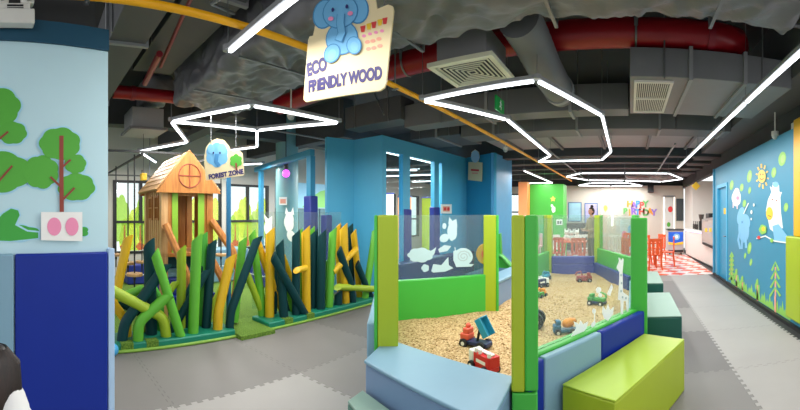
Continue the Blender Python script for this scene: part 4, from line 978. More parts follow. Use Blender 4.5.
# ------------------------------------------------------------------ toy vehicles
TY = mat('toy tyre', '#1b1c22', .6); TW = mat('toy white', '#ece9e4', .4); TR = mat('toy red', '#cf1d24', .35); TC = mat('toy coral', '#ea5d45', .4)
TB = mat('toy navy', '#1d2a55', .4); TT = mat('toy teal', '#2b93b4', .4); TO = mat('toy orange', '#ec9430', .4); TG = mat('toy green', '#3f9a45', .4); TBL = mat('toy slate blue', '#2f6a8e', .4); TDK = mat('toy dark red', '#9a3a34', .45); GL = mat('toy window', '#26323d', .15)
def wheels(t, xs_, y, r, w=.035):
    for x in xs_:
        for s in (-1, 1):
            o = MB().cyl((x, s*y-w/2, r), (x, s*y+w/2, r), r, 18).build('wheel', TY, t, world=False, bevel=.004)
            MB().cyl((x, s*(y+w/2-.004)-.004, r), (x, s*(y+w/2)+.004, r), r*.45, 12).build('hubcap', TW, o, world=False)
def vehicle(name, label, x, y, rz, L=.36, kind='dump', cab=TC, body=TB, load=TT, sink=.012):
    t = thing(name, label, 'toy', (x, y, sandz(x, y)-sink), rz, 'toy vehicles in the sandpit')
    w = L*.42; r = L*.13
    MB().bx(-L*.46, L*.46, -w*.42, w*.42, r*.8, r*1.7).build('chassis', body, t, world=False, bevel=.01)
    if kind == 'tractor':
        wheels(t, (-L*.25,), w*.5, r*1.9, .06); wheels(t, (L*.3,), w*.45, r*1.2)
        MB().bx(L*.0, L*.45, -w*.28, w*.28, r*1.7, r*3).build('bonnet', cab, t, world=False, bevel=.015)
        MB().bx(-L*.3, L*.0, -w*.35, w*.35, r*1.7, r*4.6).build('cab', load, t, world=False, bevel=.015)
        MB().bx(-L*.26, -L*.04, -w*.36, w*.36, r*3.2, r*4.3).build('window', GL, t, world=False)
        MB().cyl((L*.3, 0, r*3), (L*.3, 0, r*4.4), .01).build('exhaust', TY, t, world=False)
        return t
    wheels(t, (-L*.28, L*.3), w*.48, r)
    if kind == 'fire':
        MB().bx(-L*.46, L*.24, -w*.46, w*.46, r*1.6, r*4).build('body', cab, t, world=False, bevel=.012)
        MB().bx(L*.25, L*.48, -w*.44, w*.44, r*1.5, r*4.1).build('cab', TW, t, world=False, bevel=.014)
        MB().bx(L*.36, L*.485, -w*.38, w*.38, r*2.7, r*3.7).build('window', GL, t, world=False)
        MB().bx(-L*.4, L*.16, -w*.16, w*.16, r*4.05, r*4.4).build('roof_ladder', TW, t, world=False, bevel=.004)
        for px_ in (-L*.4, -L*.02, L*.15):
            MB().cyl((px_, w*.34, r*4), (px_, w*.34, r*4.9), .018, 12).build('roof_knob', TW, t, world=False, bevel=.004)
        MB().bx(-L*.3, L*.1, w*.46, w*.475, r*2.2, r*2.9).bx(-L*.3, L*.1, -w*.475, -w*.46, r*2.2, r*2.9).build('side_stripe', TW, t, world=False)
        return t
    MB().bx(L*.16, L*.46, -w*.42, w*.42, r*1.6, r*3.1).box((L*.27, 0, r*3.6), (L*.2, w*.76, r*1.4)).build('cab', cab, t, world=False, bevel=.018)
    MB().bx(L*.24, L*.375, -w*.3, w*.3, r*3.2, r*4.1).build('window', GL, t, world=False)
    if kind == 'dump':
        R = Matrix.Rotation(radians(52), 4, 'Y'); b = MB()
        for c, d in (((0, 0, 0), (L*.55, w*.9, .012)), ((0, w*.44, L*.1), (L*.55, .012, L*.2)), ((0, -w*.44, L*.1), (L*.55, .012, L*.2)), ((L*.27, 0, L*.1), (.012, w*.9, L*.2))): b.box(c, d)
        b.xform(Matrix.Translation((-L*.22, 0, r*4.6)) @ Matrix.Rotation(radians(-58), 4, 'Y')).build('tipping_bed', load, t, world=False, bevel=.004)
        MB().cyl((-L*.05, 0, r*1.6), (-L*.12, 0, r*4), .014).build('lift_ram', TY, t, world=False)
        MB().ell((L*.27, 0, r*4.6), (.03, .03, .03)).build('driver_knob', cab, t, world=False)
    elif kind == 'mixer':
        MB().ell((-L*.14, 0, r*3.4), (L*.27, w*.42, w*.42), Matrix.Rotation(radians(18), 4, 'Y')).build('mixer_drum', load, t, world=False)
        MB().cyl((-L*.42, 0, r*4.2), (-L*.36, 0, r*3.9), w*.2, 14).build('drum_mouth', load, t, world=False)
    else:
        MB().bx(-L*.44, L*.12, -w*.44, w*.44, r*1.7, r*3).build('load_box', load, t, world=False, bevel=.012)
        MB().tube([(-L*.1, 0, r*3), (-L*.2, 0, r*5), (-L*.45, 0, r*4.4), (-L*.5, 0, r*3.2)], .016, 8).build('digger_arm', cab, t, world=False)
    return t
def sp2(x, y): q = at_z(x, y, .115); return q.x, q.y
v = vehicle
v('dump_truck', 'navy dump truck with coral cab and raised teal bed, nearest middle of the sand', *sp2(476, 345), radians(170), .37, 'dump', TC, TB, TT)
v('fire_truck', 'red and white toy fire truck right behind the light blue sill', *sp2(484, 369), radians(150), .33, 'fire', TR, TR, TW)
v('mixer_truck', 'slate blue toy mixer truck with an orange drum by the white dove cut-out', *sp2(565, 332), radians(200), .31, 'mixer', TBL, TBL, TO)
v('toy_tractor', 'green and dark toy tractor by the clear panel next to the giraffe cut-out', *sp2(597, 304), radians(160), .32, 'digger', TG, TB, TG)
v('toy_truck', 'dull red toy truck alone near the indigo back pad', *sp2(584, 281), radians(15), .36, 'digger', TDK, TDK, TDK)
v('toy_tractor', 'dark toy tractor partly behind the front corner post', *sp2(528, 326), radians(185), .42, 'tractor', TG, TY, TBL)
v('toy_truck', 'small orange and green toy truck beyond the dark tractor', *sp2(541, 296), radians(75), .27, 'digger', TO, TG, TG)
v('toy_truck', 'dark blue toy car, nearest of those along the far left sill', *sp2(541.5, 286), radians(60), .33, 'fire', TB, TB, TB)
v('toy_truck', 'teal toy truck, middle of those along the far left sill', *sp2(545.5, 279), radians(80), .33, 'digger', TT, TB, TT)
v('toy_truck', 'navy toy truck with an orange load, farthest along the left sill', *sp2(546, 272), radians(20), .36, 'digger', TB, TB, TO)
# ------------------------------------------------------------------ wall stickers, left wall
nl = NL
def lst(name, shapes, label, cat='wall sticker'): return sticker(name, SL, nl, shapes, None, label, cat)
OUTL = mat('pale outline print', '#a6d7ee', .55)
def tree_print(crowns, trunk, branches):
    sh = [(blob(x, y, rx_+2, ry_+2, 7, .08, k), OUTL) for k, (x, y, rx_, ry_) in enumerate(crowns)]
    sh += [(blob(x, y, rx_, ry_, 7, .09, k), LEAF) for k, (x, y, rx_, ry_) in enumerate(crowns)]
    if trunk: sh.append((line(trunk, 4.2), TRUNK))
    sh += [(line(b, 2.0), TRUNK) for b in branches]
    return sh
lst('tree_sticker', tree_print([(41, 172, 18, 17), (76, 187, 19, 14), (75, 164, 11, 10), (59.5, 144, 21, 16.5)], [(61, 136), (61, 175), (61.5, 226)], [[(61.5, 188), (50, 177)], [(62, 200), (74, 188)], [(61, 168), (70, 160)]]), 'smaller round-crowned tree sticker, whole, on the pale blue wall')
lst('tree_sticker', tree_print([(-2, 172, 34, 21), (12, 133, 15, 11.5), (-4, 107, 25, 20)], [(-16, 110), (-16, 226)], [[(-14, 150), (8, 132)], [(-14, 196), (12, 166)]]), 'larger tree sticker cut off by the picture edge on the pale blue wall')
lst('bush_sticker', [(blob(20, 233, 22, 9.5, 6, .16), OUTL), (blob(20, 233, 20.5, 8, 6, .16), LEAFD), ([(-14, 240), (-8, 222), (2, 212), (11, 207), (19, 209), (21, 215), (17, 224), (28, 230), (40, 231), (40, 239), (10, 242)], OUTL), ([(-14, 240), (-7, 224), (3, 213.5), (11, 208.5), (18, 210.5), (19.5, 215), (15, 225), (27, 231.5), (38, 232.5), (38, 238), (10, 241)], LEAFD), ], 'larger grass green bush sticker low on the pale blue wall above the padding')
lst('bush_sticker', [(blob(80, 231.5, 10, 7, 5, .2), OUTL), (blob(80, 231.5, 9, 6, 5, .2), LEAFD)], 'small green bush sticker peeking out right of the white picture card')
t = thing('picture_card', 'small white picture card with two pink patches pinned over the tree trunk', 'picture', SL(61, 226))
S3 = lambda x, y: SL(x, y)+NL*.014
MB().prism([S3(40.5, 212), S3(81.5, 212), S3(81.5, 241), S3(40.5, 240)], NL*.006).build('card', mat('card white', '#eeedea', .4), t, smooth=0)
sticker('print', lambda x, y: SL(x, y)+NL*.02, NL, [(E(53.5, 226.5, 7, 9), PINK), (E(71, 226.5, 6.5, 9), PINK)], t)

# ------------------------------------------------------------------ wall stickers, right wall
SR = on_x(2.12); nr = (-1, 0, 0)
def rst(name, shapes, label, cat='wall sticker', group=None): return sticker(name, SR, nr, shapes, None, label, cat, group)
dots = [(782.3, 158.8, 3.7, 7.2, 'largest green dot sticker, above the white giraffe'), (773.9, 172.5, 2.4, 5.2, 'green dot sticker right of the sun sticker'), (749.5, 176.3, 2.3, 6.3, 'green dot sticker left of the sun sticker'),
        (731.7, 185.1, 1.8, 5, 'green dot sticker nearest the door on the blue mural wall'), (741.8, 187.5, 1.8, 3.9, 'green dot sticker above the pink pig'), (749.7, 190.4, 1.4, 3.5, 'small green dot sticker under the one left of the sun'),
        (744.4, 203.5, 1.7, 3.8, 'green dot sticker between the pink pig and the blue elephant'), (786, 207.3, 2.2, 4.5, 'green dot sticker right of the white giraffe'), (749.5, 248.2, 1.9, 6, 'green dot sticker below the blue elephant, tallest of three'),
        (745.2, 255.7, 1.1, 3, 'tiny green dot sticker below the blue elephant'), (751, 262.2, 1.3, 3.6, 'green dot sticker above the grass, lowest on the mural')]
for x, y, a, b, lb in dots: rst('dot_sticker', [(E(x, y, a, b, 8), STG), (E(x+a*.2, y, a*.6, b*.6, 8), mat('pale dot print', '#a9d977', .5))], lb)
rays = [(line([(762.6+4.7*cos(a), 176.3+8.2*sin(a)), (762.6+6.4*cos(a), 176.3+12.5*sin(a))], 1.6), STY) for a in [2*pi*k/10+.2 for k in range(10)]]
rst('sun_sticker', rays+[(E(762.6, 176.3, 3.9, 6.6), STY), (line([(760.8, 178.5), (762.6, 179.8), (764.4, 178.5)], .8), TRUNK), (E(761.4, 174.5, .5, .8), TRUNK), (E(764, 174.5, .5, .8), TRUNK)], 'yellow sun sticker with rays on the blue mural wall')
PKS = mat('pale pink print', '#f1d3dc', .5)
rst('pig_sticker', [(blob(736.4, 198, 4.6, 8.4, 5, .08), STW), (blob(736.4, 198, 4, 7.6, 5, .08), PKS), (E(737, 191.5, 2.6, 3.6), PKS), (E(738, 198, 1.4, 1.8), PINK), ([(733, 203), (734, 203), (734, 208), (733, 208)], PKS), ([(737, 204), (738.2, 204), (738, 209), (737, 209)], PKS)], 'pale pink pig sticker between the door and the sun')
rst('elephant_sticker', [(blob(744, 228, 5.6, 15, 5, .06), LBP), (E(741, 216, 3.6, 9, 10), LBP), (E(747, 221, 3.2, 7, -12), LBP), (line([(740, 232), (738.5, 240), (740.5, 249)], 2), LBP), (line([(746, 238), (746.5, 248)], 2.2), LBP), (line([(742.5, 240), (742.2, 249)], 2), LBP), (E(742.5, 222, .6, 1), ELED), (line([(744, 214), (749, 203)], .9), STW), (E(752, 212, 1, 2), STW), (E(754.5, 205, .8, 1.6), STW), (E(752, 219, .7, 1.2), STW)], 'light blue elephant sticker on the mural wall beside the door')
rst('giraffe_sticker', [([(768, 219), (766, 211), (768, 200), (771.5, 192), (770, 186), (772, 188), (773, 182.5), (777, 182), (779, 185), (779.5, 192), (782, 192), (780.5, 197), (781, 212), (783, 228), (775, 233), (770, 229)], STW), (E(775.8, 184.5, 3, 2.8), LBP), (E(772.5, 199.5, .6, .9), TRUNK), (E(776.8, 200.5, .6, .9), TRUNK), (E(769.8, 213.5, 3.4, 6.5), YEL), (line([(768.8, 215.5), (771.2, 216.5)], .8), TRUNK), ([(773, 226), (779, 224), (789.5, 238), (789, 242), (782, 243), (775, 241.5)], LBP), (line([(757, 238.5), (766, 236), (775, 241), (789.5, 243)], 1.3), STW), (blob(763.5, 229.5, 4, 5, 5, .15), STG), (E(764, 229, 1.8, 2.4), YEL), (E(759.5, 237.5, 1.6, 1.8), REDP), (E(772.5, 240.5, 1.6, 2), STG)], 'tall white giraffe sticker riding a pale blue board')
def pine(x, y0, y1, w, k):
    sh = [(line([(x, y0+4), (x, y1)], 1.5), PKO)]
    for i in range(k):
        yy = y0+(y1-y0)*(i+.9)/k; ww = w*(.6+.4*i/k); sh.append((line([(x-ww, yy), (x, yy-(y1-y0)/k), (x+ww, yy)], 2.2), STG))
    return sh
rst('pine_sticker', pine(775.5, 263, 297, 5.8, 4)+[(line([(775.5, 296), (775.8, 314)], 1.8), PKO)], 'tall green pine tree sticker near the padded pillar')
rst('pine_sticker', pine(731.8, 253, 280, 2.4, 6), 'slim green pine sticker beside the door on the mural wall')
for i, (x, y0, y1) in enumerate(((742.5, 277, 293), (757.5, 280, 303), (736.5, 270, 290))):
    rst('cactus_sticker', [(line([(x, y1), (x, y0)], 1.6), PKO), (blob(x-1.4, y0+6, 1.1, 4, 3, .2), STG), (blob(x+1.5, y0+9, 1.1, 4.5, 3, .2), STG), (blob(x, y0+2, 1.3, 3.5, 3, .2), STG)], ('short plant sticker in the grass, second of the three from the door', 'tallest leafy plant sticker in the grass, third from the door', 'short plant sticker in the grass, closest to the door')[i])
gb_ = lambda x: 215+ (1.5-.06)*F*sin(az(x))/2.12
gr_ = []; n_ = 46
top = []
for i in range(n_+1):
    x = 731+(790.5-731)*i/n_; s = F*sin(az(x))/2.12; h = (.07 if i % 2 else .17)+.05*sin(i*1.3); top.append((x, 215+s*(1.5-.06-h)))
bot = [(731+(790.5-731)*i/12, gb_(731+(790.5-731)*i/12)) for i in range(12, -1, -1)]
rst('grass_sticker', [(top+bot, STG)], 'green grass band sticker along the foot of the mural wall')

# ------------------------------------------------------------------ birthday wall and cafe
SBk = on_y(16.1); nbk = (0, -1, 0)
def bst(name, shapes, label, cat='wall sticker'): return sticker(name, SBk, nbk, shapes, None, label, cat)
for i, (x0, x1, y0, y1, m, lb) in enumerate(((568.3, 581.6, 202.3, 221.5, '#9cc8dc', 'pale cyan framed poster, nearer the green wall'), (584.6, 597.8, 203, 224, '#a9a6d2', 'lilac framed poster beside the standing woman'))):
    t = thing('poster', lb, 'poster', SBk(x0, y1))
    MB().prism([SBk(x0, y0), SBk(x1, y0), SBk(x1, y1), SBk(x0, y1)], (0, -.03, 0)).build('frame', mat('poster frame blue', '#3d6a9a', .4), t, smooth=0)
    MB().prism([SBk(x0+.8, y0+.8)+Vector((0, -.031, 0)), SBk(x1-.8, y0+.8)+Vector((0, -.031, 0)), SBk(x1-.8, y1-.8)+Vector((0, -.031, 0)), SBk(x0+.8, y1-.8)+Vector((0, -.031, 0))], (0, -.004, 0)).build('print', mat('poster print %d' % i, m, .3, .25, 3), t, smooth=0)
t = thing('birthday_lettering', 'colourful HAPPY BIRTHDAY letters on the warm white wall', 'lettering', SBk(641, 209))
cols = [mat('letter orange', '#e8943a', .5), mat('letter red', '#d9534a', .5), mat('letter violet', '#8a68c0', .5), mat('letter green', '#63ad62', .5), mat('letter blue', '#4a8fd0', .5)]
for word, y, x0, x1, sz in (('HAPPY', 204.6, 628, 647.5, .37), ('BIRTHDAY', 212, 623.5, 656, .37)):
    for i, ch in enumerate(word):
        x = x0+(x1-x0)*(i+.5)/len(word); text('letter', ch, t, SBk(x, y+(.8 if i % 2 else -.4))+Vector((0, -.012, 0)), (1, 0, 0), nbk, sz, cols[(i*2+len(word)) % 5], .016, .01)
bst('balloon_sticker', [(E(605.5, 208, 2.1, 2.9), STY), ([(604.8, 210.5), (606.2, 210.5), (605.5, 212.5)], STY)], 'yellow balloon sticker by the left wall light')
DOORL = emit('door frame light', '#fbf8ee', 1.3)
t = thing('glass_door', 'light-framed glass door with balloon stickers in the cafe back wall', 'door', SBk(669, 250))
bst('elephant_mural', [(E(631, 232, 6, 7.5), LBP), (E(624.5, 231, 3, 5), LBP), (E(637, 229, 3.2, 5.5), LBP), (line([(630, 236), (628, 244), (631, 248)], 2.4), LBP)], 'pale blue elephant painted under the birthday letters', 'mural')
for nm, x0, x1, y0, y1, m in (('glowing_frame', 663.4, 664.6, 197, 250, DOORL), ('glowing_frame', 673.8, 674.9, 197, 250, DOORL), ('pane', 665, 673.5, 198, 250, mat('frosted pane', '#d5d8d6', .3)), ('frame_head', 663, 675.2, 195.6, 197, STEEL)):
    MB().prism([SBk(x0, y0), SBk(x1, y0), SBk(x1, y1), SBk(x0, y1)], (0, -.03 if nm != 'pane' else -.02, 0)).build(nm, m, t, smooth=0)
sticker('balloon_sticker', lambda x, y: SBk(x, y)+Vector((0, -.021, 0)), nbk, [(E(670.3, 209.3, 2.4, 3), REDP), (E(668.6, 224.5, 1.8, 2.4), LEAF)], t)
for i, (x, y0, y1) in enumerate(((612.3, 201, 226), (602, 192, 214))):
    t = thing('wall_light', ('brighter vertical light bar left of the birthday letters', 'fainter short vertical light bar by the yellow balloon')[i], 'light', SBk(x, y1))
    MB().prism([SBk(x-.7, y0), SBk(x+.7, y0), SBk(x+.7, y1), SBk(x-.7, y1)], (0, -.05, 0)).build('bar', emit('wall bar light %d' % i, '#fbf8ee', 4 if i == 0 else 1.2), t, smooth=0)
    MB().prism([SBk(x-1, y0-.4), SBk(x+1, y0-.4), SBk(x+1, y1+.4), SBk(x-1, y1+.4)], (0, -.012, 0)).build('mount', WHITE, t, smooth=0)
tag(MB().bx(.75, 1.0, 15.9, 16.1, 2.45, 2.75).build('speaker_box', DARK), 'dark box high on the birthday wall', 'box')
struct('window_9', MB().bx(1.98, 2.3, 16.06, 16.1, 1.25, 2.2), mat('dark pane', '#3a4348', .2), smooth=0)
# sideboard under the posters
t = thing('sideboard', 'dark brown sideboard under the pale cyan poster', 'cabinet', (-2.3, 15.7, 0))
MB().bx(-2.65, -1.55, 15.5, 16.05, .05, 1.12).build('body', mat('dark brown', '#3d2f28', .5), t, bevel=.01)
for x in (-2.1,): MB().bx(x-.01, x+.01, 15.49, 15.5, .1, 1.08).build('door_gap', BLACK, t, smooth=0)
MB().bx(-2.68, -1.52, 15.47, 16.06, 1.12, 1.16).build('top', mat('brown top', '#5c463a', .4), t)
SG = on_y(12.59)
sticker('notice_card', SG, nbk, [([(556.3, 219.5), (562.5, 219.5), (562.5, 225), (556.3, 225)], STW), ([(557.3, 221), (559.2, 221), (559.2, 224), (557.3, 224)], BLACK), ([(560, 221), (561.5, 221), (561.5, 224), (560, 224)], BLACK)], None, 'white notice card on the bright green wall', 'notice')
sticker('star_sticker', SG, nbk, [(star(553, 199, 2.9, 3.2), STY)], None, 'yellow star sticker high on the bright green wall', 'wall sticker')
sticker('animal_sticker', SG, nbk, [(blob(553.5, 209.5, 2, 3.4, 5, .2), STW), (E(552, 205.8, 1.2, 1.6), STW)], None, 'white animal sticker on the bright green wall under the star', 'wall sticker')
# counter with display case and coffee machine
t = thing('service_counter', 'white service counter with a violet light strip along its top', 'counter', (2.6, 12.1, 0))
MB().prism([(2.08, 14.0, .05), (2.32, 9.9, .05), (2.9, 9.9, .05), (2.9, 14.0, .05)], (0, 0, .9)).build('body', WHITE, t, bevel=.01)
MB().prism([(2.04, 14.05, .95), (2.28, 9.87, .95), (2.92, 9.87, .95), (2.92, 14.05, .95)], (0, 0, .05)).build('worktop', mat('stone white', '#eeeae6', .25), t, bevel=.008)
MB().prism([(2.052, 14.0, .925), (2.27, 10.9, .925), (2.3, 10.9, .925), (2.082, 14.0, .925)], (0, 0, .02)).build('light_strip', LEDV, t, smooth=0)
MB().prism([(2.12, 14.0, 0), (2.36, 9.95, 0), (2.9, 9.95, 0), (2.9, 14.0, 0)], (0, 0, .05)).build('plinth', STEEL, t)
SC_ = on_seg((2.06, 14.0), (2.27, 9.9))
t = thing('display_case', 'dark glass cake display case set in the counter front', 'display case', (2.3, 10.8, .45))
MB().prism([SC_(703, 219), SC_(716, 217), SC_(716, 250), SC_(703, 244)], (-.04, 0, 0)).build('frame', mat('case frame', '#8a8584', .3), t, bevel=.006)
MB().prism([SC_(704, 221)+Vector((-.041, 0, 0)), SC_(716, 219)+Vector((-.041, 0, 0)), SC_(716, 246)+Vector((-.041, 0, 0)), SC_(704, 241)+Vector((-.041, 0, 0))], (-.004, 0, 0)).build('glass_front', mat('case glass', '#b8aaa6', .1), t)
MB().prism([SC_(704, 242)+Vector((-.041, 0, 0)), SC_(716, 246.5)+Vector((-.041, 0, 0)), SC_(716, 249.5)+Vector((-.041, 0, 0)), SC_(704, 244)+Vector((-.041, 0, 0))], (-.006, 0, 0)).build('vent_grille', BLACK, t)
for x in (707.5, 712): MB().prism([SC_(x-1, 228), SC_(x+1.2, 228), SC_(x+1.2, 232), SC_(x-1, 232)], (-.05, 0, 0)).build('cake', YEL, t)
p = at_d(709.5, 222, 10.9)
t = thing('coffee_machine', 'black and steel coffee machine standing on the white counter', 'coffee machine', (p.x+.1, p.y, 1.0))
bx0, by0 = p.x+.1, p.y
MB().bx(bx0-.17, bx0+.2, by0-.22, by0+.22, 1.0, 1.12).bx(bx0+.05, bx0+.2, by0-.22, by0+.22, 1.12, 1.42).build('body', STEEL, t, bevel=.012)
MB().bx(bx0-.17, bx0+.2, by0-.23, by0+.23, 1.36, 1.55).build('head', BLACK, t, bevel=.03)
for s in (-.1, .1): MB().cyl((bx0-.06, by0+s, 1.34), (bx0-.06, by0+s, 1.43), .03).cyl((bx0-.06, by0+s, 1.35), (bx0-.2, by0+s, 1.33), .012).build('portafilter', BLACK, t)
t = thing('grinder', 'black coffee grinder left of the coffee machine on the counter', 'grinder', (2.35, 12.3, 1.0))
MB().bx(2.27, 2.43, 12.2, 12.4, 1.0, 1.3).build('body', BLACK, t, bevel=.02); MB().tube([(2.35, 12.3, 1.3), (2.35, 12.3, 1.52)], [.05, .1], 16).build('hopper', mat('smoke plastic', '#4a4542', .2), t)
for i, y in enumerate((12.8, 13.1, 13.5)):
    t = thing('bottle', ('dark bottle on the counter, next to the grinder', 'dark bottle on the counter, second from the grinder', 'dark bottle at the far end of the counter')[i], 'bottle', (2.3, y, 1.0), 0, 'bottles on the counter')
    MB().tube([(2.3, y, 1.0), (2.3, y, 1.16), (2.3, y, 1.2), (2.3, y, 1.26)], [.035, .035, .014, .014], 14).build('body', mat('bottle glass', '#2f2420', .2), t); MB().cyl((2.3, y, 1.26), (2.3, y, 1.28), .016).build('cap', BLACK, t)
tag(MB().bx(3.26, 3.299, 10.2, 10.8, 1.75, 1.95).build('menu_tag', YEL), 'small yellow sign on the cafe wall above the coffee machine', 'sign')
t = thing('hanging_lantern', 'small yellow hanging board over the cafe counter', 'sign', at_d(696, 186, 12.2))
p = at_d(696, 186, 12.2); MB().box(p, (.2, .05, .2), Matrix.Rotation(radians(45), 4, 'Y')).build('board', YEL, t, bevel=.01); MB().cyl(p+Vector((0, 0, .1)), (p.x, p.y, 3.9), .008, 6).build('cord', BLACK, t)
# ice cream freezer
t = thing('ice_cream_freezer', 'ice cream freezer with a blue front panel and yellow band', 'freezer', (1.74, 14.4, 0))
MB().bx(1.42, 2.02, 14.15, 14.8, .08, .92).build('body', mat('freezer grey', '#b5b3b3', .35), t, bevel=.02)
MB().bx(1.44, 2.0, 14.13, 14.15, .42, .86).build('front_panel', mat('freezer blue print', '#1f63d8', .3, .3, 4), t, smooth=0)
sticker('swirl_print', lambda x, z: Vector((x, 14.13, z)), nbk, [(E(1.75, .68, .13, .12), LBP), (E(1.75, .68, .06, .06), STW), ([(1.44, .4), (1.7, .37), (2.0, .4), (2.0, .5), (1.7, .44), (1.44, .5)], YEL)], t)
MB().bx(1.4, 2.04, 14.12, 14.82, .92, .97).build('lid', mat('freezer lid', '#3f4448', .2), t, bevel=.01)
for x in (1.5, 1.94): MB().cyl((x-.02, 14.25, .04), (x+.02, 14.25, .04), .04).build('caster', BLACK, t)
MB().bx(1.44, 2.0, 14.14, 14.15, .1, .18).build('kick_grille', BLACK, t, smooth=0)
# cafe chairs and tables
CO = mat('orange red plastic', '#e25a26', .4, .05); CW = mat('white plastic', '#e9e6e0', .4)
def chair(label, x, y, rz, m, s=1.0, proto=None):
    t = thing('cafe_chair', label, 'chair', (x, y, .006), rz, None)
    k = s
    MB().bx(-.19*k, .19*k, -.19*k, .19*k, .4*k, .43*k).build('seat', m, t, world=False, bevel=.012)
    b = MB()
    for xx in (-.17, -.06, .06, .17): b.bx((xx-.034)*k, (xx+.034)*k, .165*k, .195*k, .43*k, .78*k)
    b.bx(-.2*k, .2*k, .16*k, .2*k, .78*k, .86*k); b.build('backrest', m, t, world=False, bevel=.006)
    for sx in (-1, 1):
        for sy in (-1, 1): MB().tube([(sx*.16*k, sy*.16*k, .4*k), (sx*.2*k, sy*.2*k, 0)], [.026, .02], 10).build('leg', m, t, world=False)
    return t
def table(label, x, y, m, h=.7, r=.4):
    t = thing('cafe_table', label, 'table', (x, y, .006))
    MB().cyl((0, 0, h-.03), (0, 0, h), r, 28).build('tabletop', m, t, world=False, bevel=.008)
    for a in (.8, 2.37, 3.94, 5.51): MB().tube([(r*.6*cos(a), r*.6*sin(a), h-.03), (r*.85*cos(a), r*.85*sin(a), 0)], .022, 10).build('leg', m, t, world=False)
    return t
chair('orange red cafe chair on the tiles, nearest the dark green benches', .62, 10.3, radians(200), CO); chair('orange red cafe chair turned to the table beside the green post', 1.1, 11.0, radians(-95), CO)
table('orange red cafe table just right of the green corner post', .5, 11.1, CO); chair('orange red cafe chair on the far side of the right cafe table', .45, 11.75, radians(5), CO); chair('orange red cafe chair farther back toward the freezer', .9, 12.4, radians(-60), CO)
chair('orange red cafe chair half hidden by the green corner post', .02, 10.6, radians(120), CO)
table('orange red cafe table behind the sandpit back pad', -1.75, 11.2, CO, .72, .5); chair('orange red cafe chair in front of the left cafe table', -1.45, 10.5, radians(190), CO)
chair('orange red cafe chair left of the left cafe table', -2.15, 10.6, radians(215), CO); chair('white cafe chair behind the left cafe table', -1.5, 12.0, radians(10), CW); chair('white cafe chair beside the standing woman', -1.15, 11.3, radians(-70), CW)
chair('white cafe chair by the bright green wall', -2.3, 11.8, radians(40), CW); chair('white cafe chair alone behind the clear right back panel', -.35, 11.2, radians(150), CW, 1.05); chair('orange red cafe chair behind the right back panel', .0, 13.2, radians(20), CO)
t = thing('high_chair', 'pale pink and white high chair left of the left cafe table', 'high chair', (-2.55, 10.9, 0))
MB().bx(-2.7, -2.4, 10.8, 11.1, .55, .6).bx(-2.7, -2.4, 11.06, 11.1, .6, .95).build('seat', mat('pale pink plastic', '#ecc4c0', .4), t, bevel=.01)
for sx in (-2.68, -2.42):
    for sy in (10.82, 11.08): MB().cyl((sx, sy, 0.006), (sx, sy, .55), .018).build('leg', CW, t)
for i, (x, y) in enumerate(((-1.9, 11.25), (-1.6, 11.3), (-1.7, 10.95))):
    t = thing('plush_toy', ('white plush toy at the left end of the cafe table', 'white plush toy at the right end of the cafe table', 'white plush toy at the front of the cafe table')[i], 'plush toy', (x, y, .726))
    MB().ell((x, y, .82), (.1, .09, .1)).build('body', CW, t); MB().ell((x, y-.02, .97), (.075, .07, .075)).ell((x-.05, y, 1.05), (.02, .015, .05)).ell((x+.05, y, 1.05), (.02, .015, .05)).build('head', CW, t)
t = thing('picture_board', 'pale board with blue elephant and pink prints behind the right sandpit panel', 'board', (.1, 13.6, 0))
MB().bx(-.35, .45, 13.5, 13.54, .5, 1.35).build('panel', mat('board pale', '#c6d3cf', .4), t, smooth=0)
sticker('print', lambda x, z: Vector((x, 13.5, z)), nbk, [(blob(.1, .95, .2, .25, 6, .15), LBP), (E(-.2, .8, .1, .14), PINK), (E(.32, .75, .07, .09), REDP)], t)
for x in (-.3, .4): MB().cyl((x, 13.52, .006), (x, 13.52, .5), .02).build('leg', WHITE, t)
# small red fittings
sticker('notice_card', lambda x, y: on_seg(B(5.62), B(9.1))(x, y), (1, 0, 0), [([(440.5, 204.3), (451.5, 204.3), (451.5, 213.5), (440.5, 213.5)], STW), ([(442.5, 206.3), (449.5, 206.3), (449.5, 211.5), (442.5, 211.5)], PKO), (E(444.5, 209, 1.2, 1.6), REDP), (E(447.8, 209, 1.2, 1.6), REDP)], None, 'small white card with red marks on the blue play house wall', 'notice', step=.004, base=.004)
# coloured panels seen through the play house windows
for i, (x, y, w_, m, lb) in enumerate(((-7.2, 10.6, .5, mat('orange panel', '#ef9a63', .5), 'tall orange panel deep inside the play house'), (-7.9, 9.6, .35, GREEN, 'tall green panel deep inside the play house'), (-6.6, 8.8, .45, STW, 'pale white panel inside the play house near its windows'), (-6.9, 11.6, .4, LIME2, 'tall lime panel at the back of the play house'))):
    t = thing('play_panel', lb, 'panel', (x, y, 0)); MB().bx(x-w_/2, x+w_/2, y-.04, y+.04, 0.0, 2.1).build('panel', m, t, bevel=.01); MB().bx(x-w_/2-.02, x+w_/2+.02, y-.05, y+.05, 2.1, 2.14).build('cap', INDIGO, t, bevel=.01)
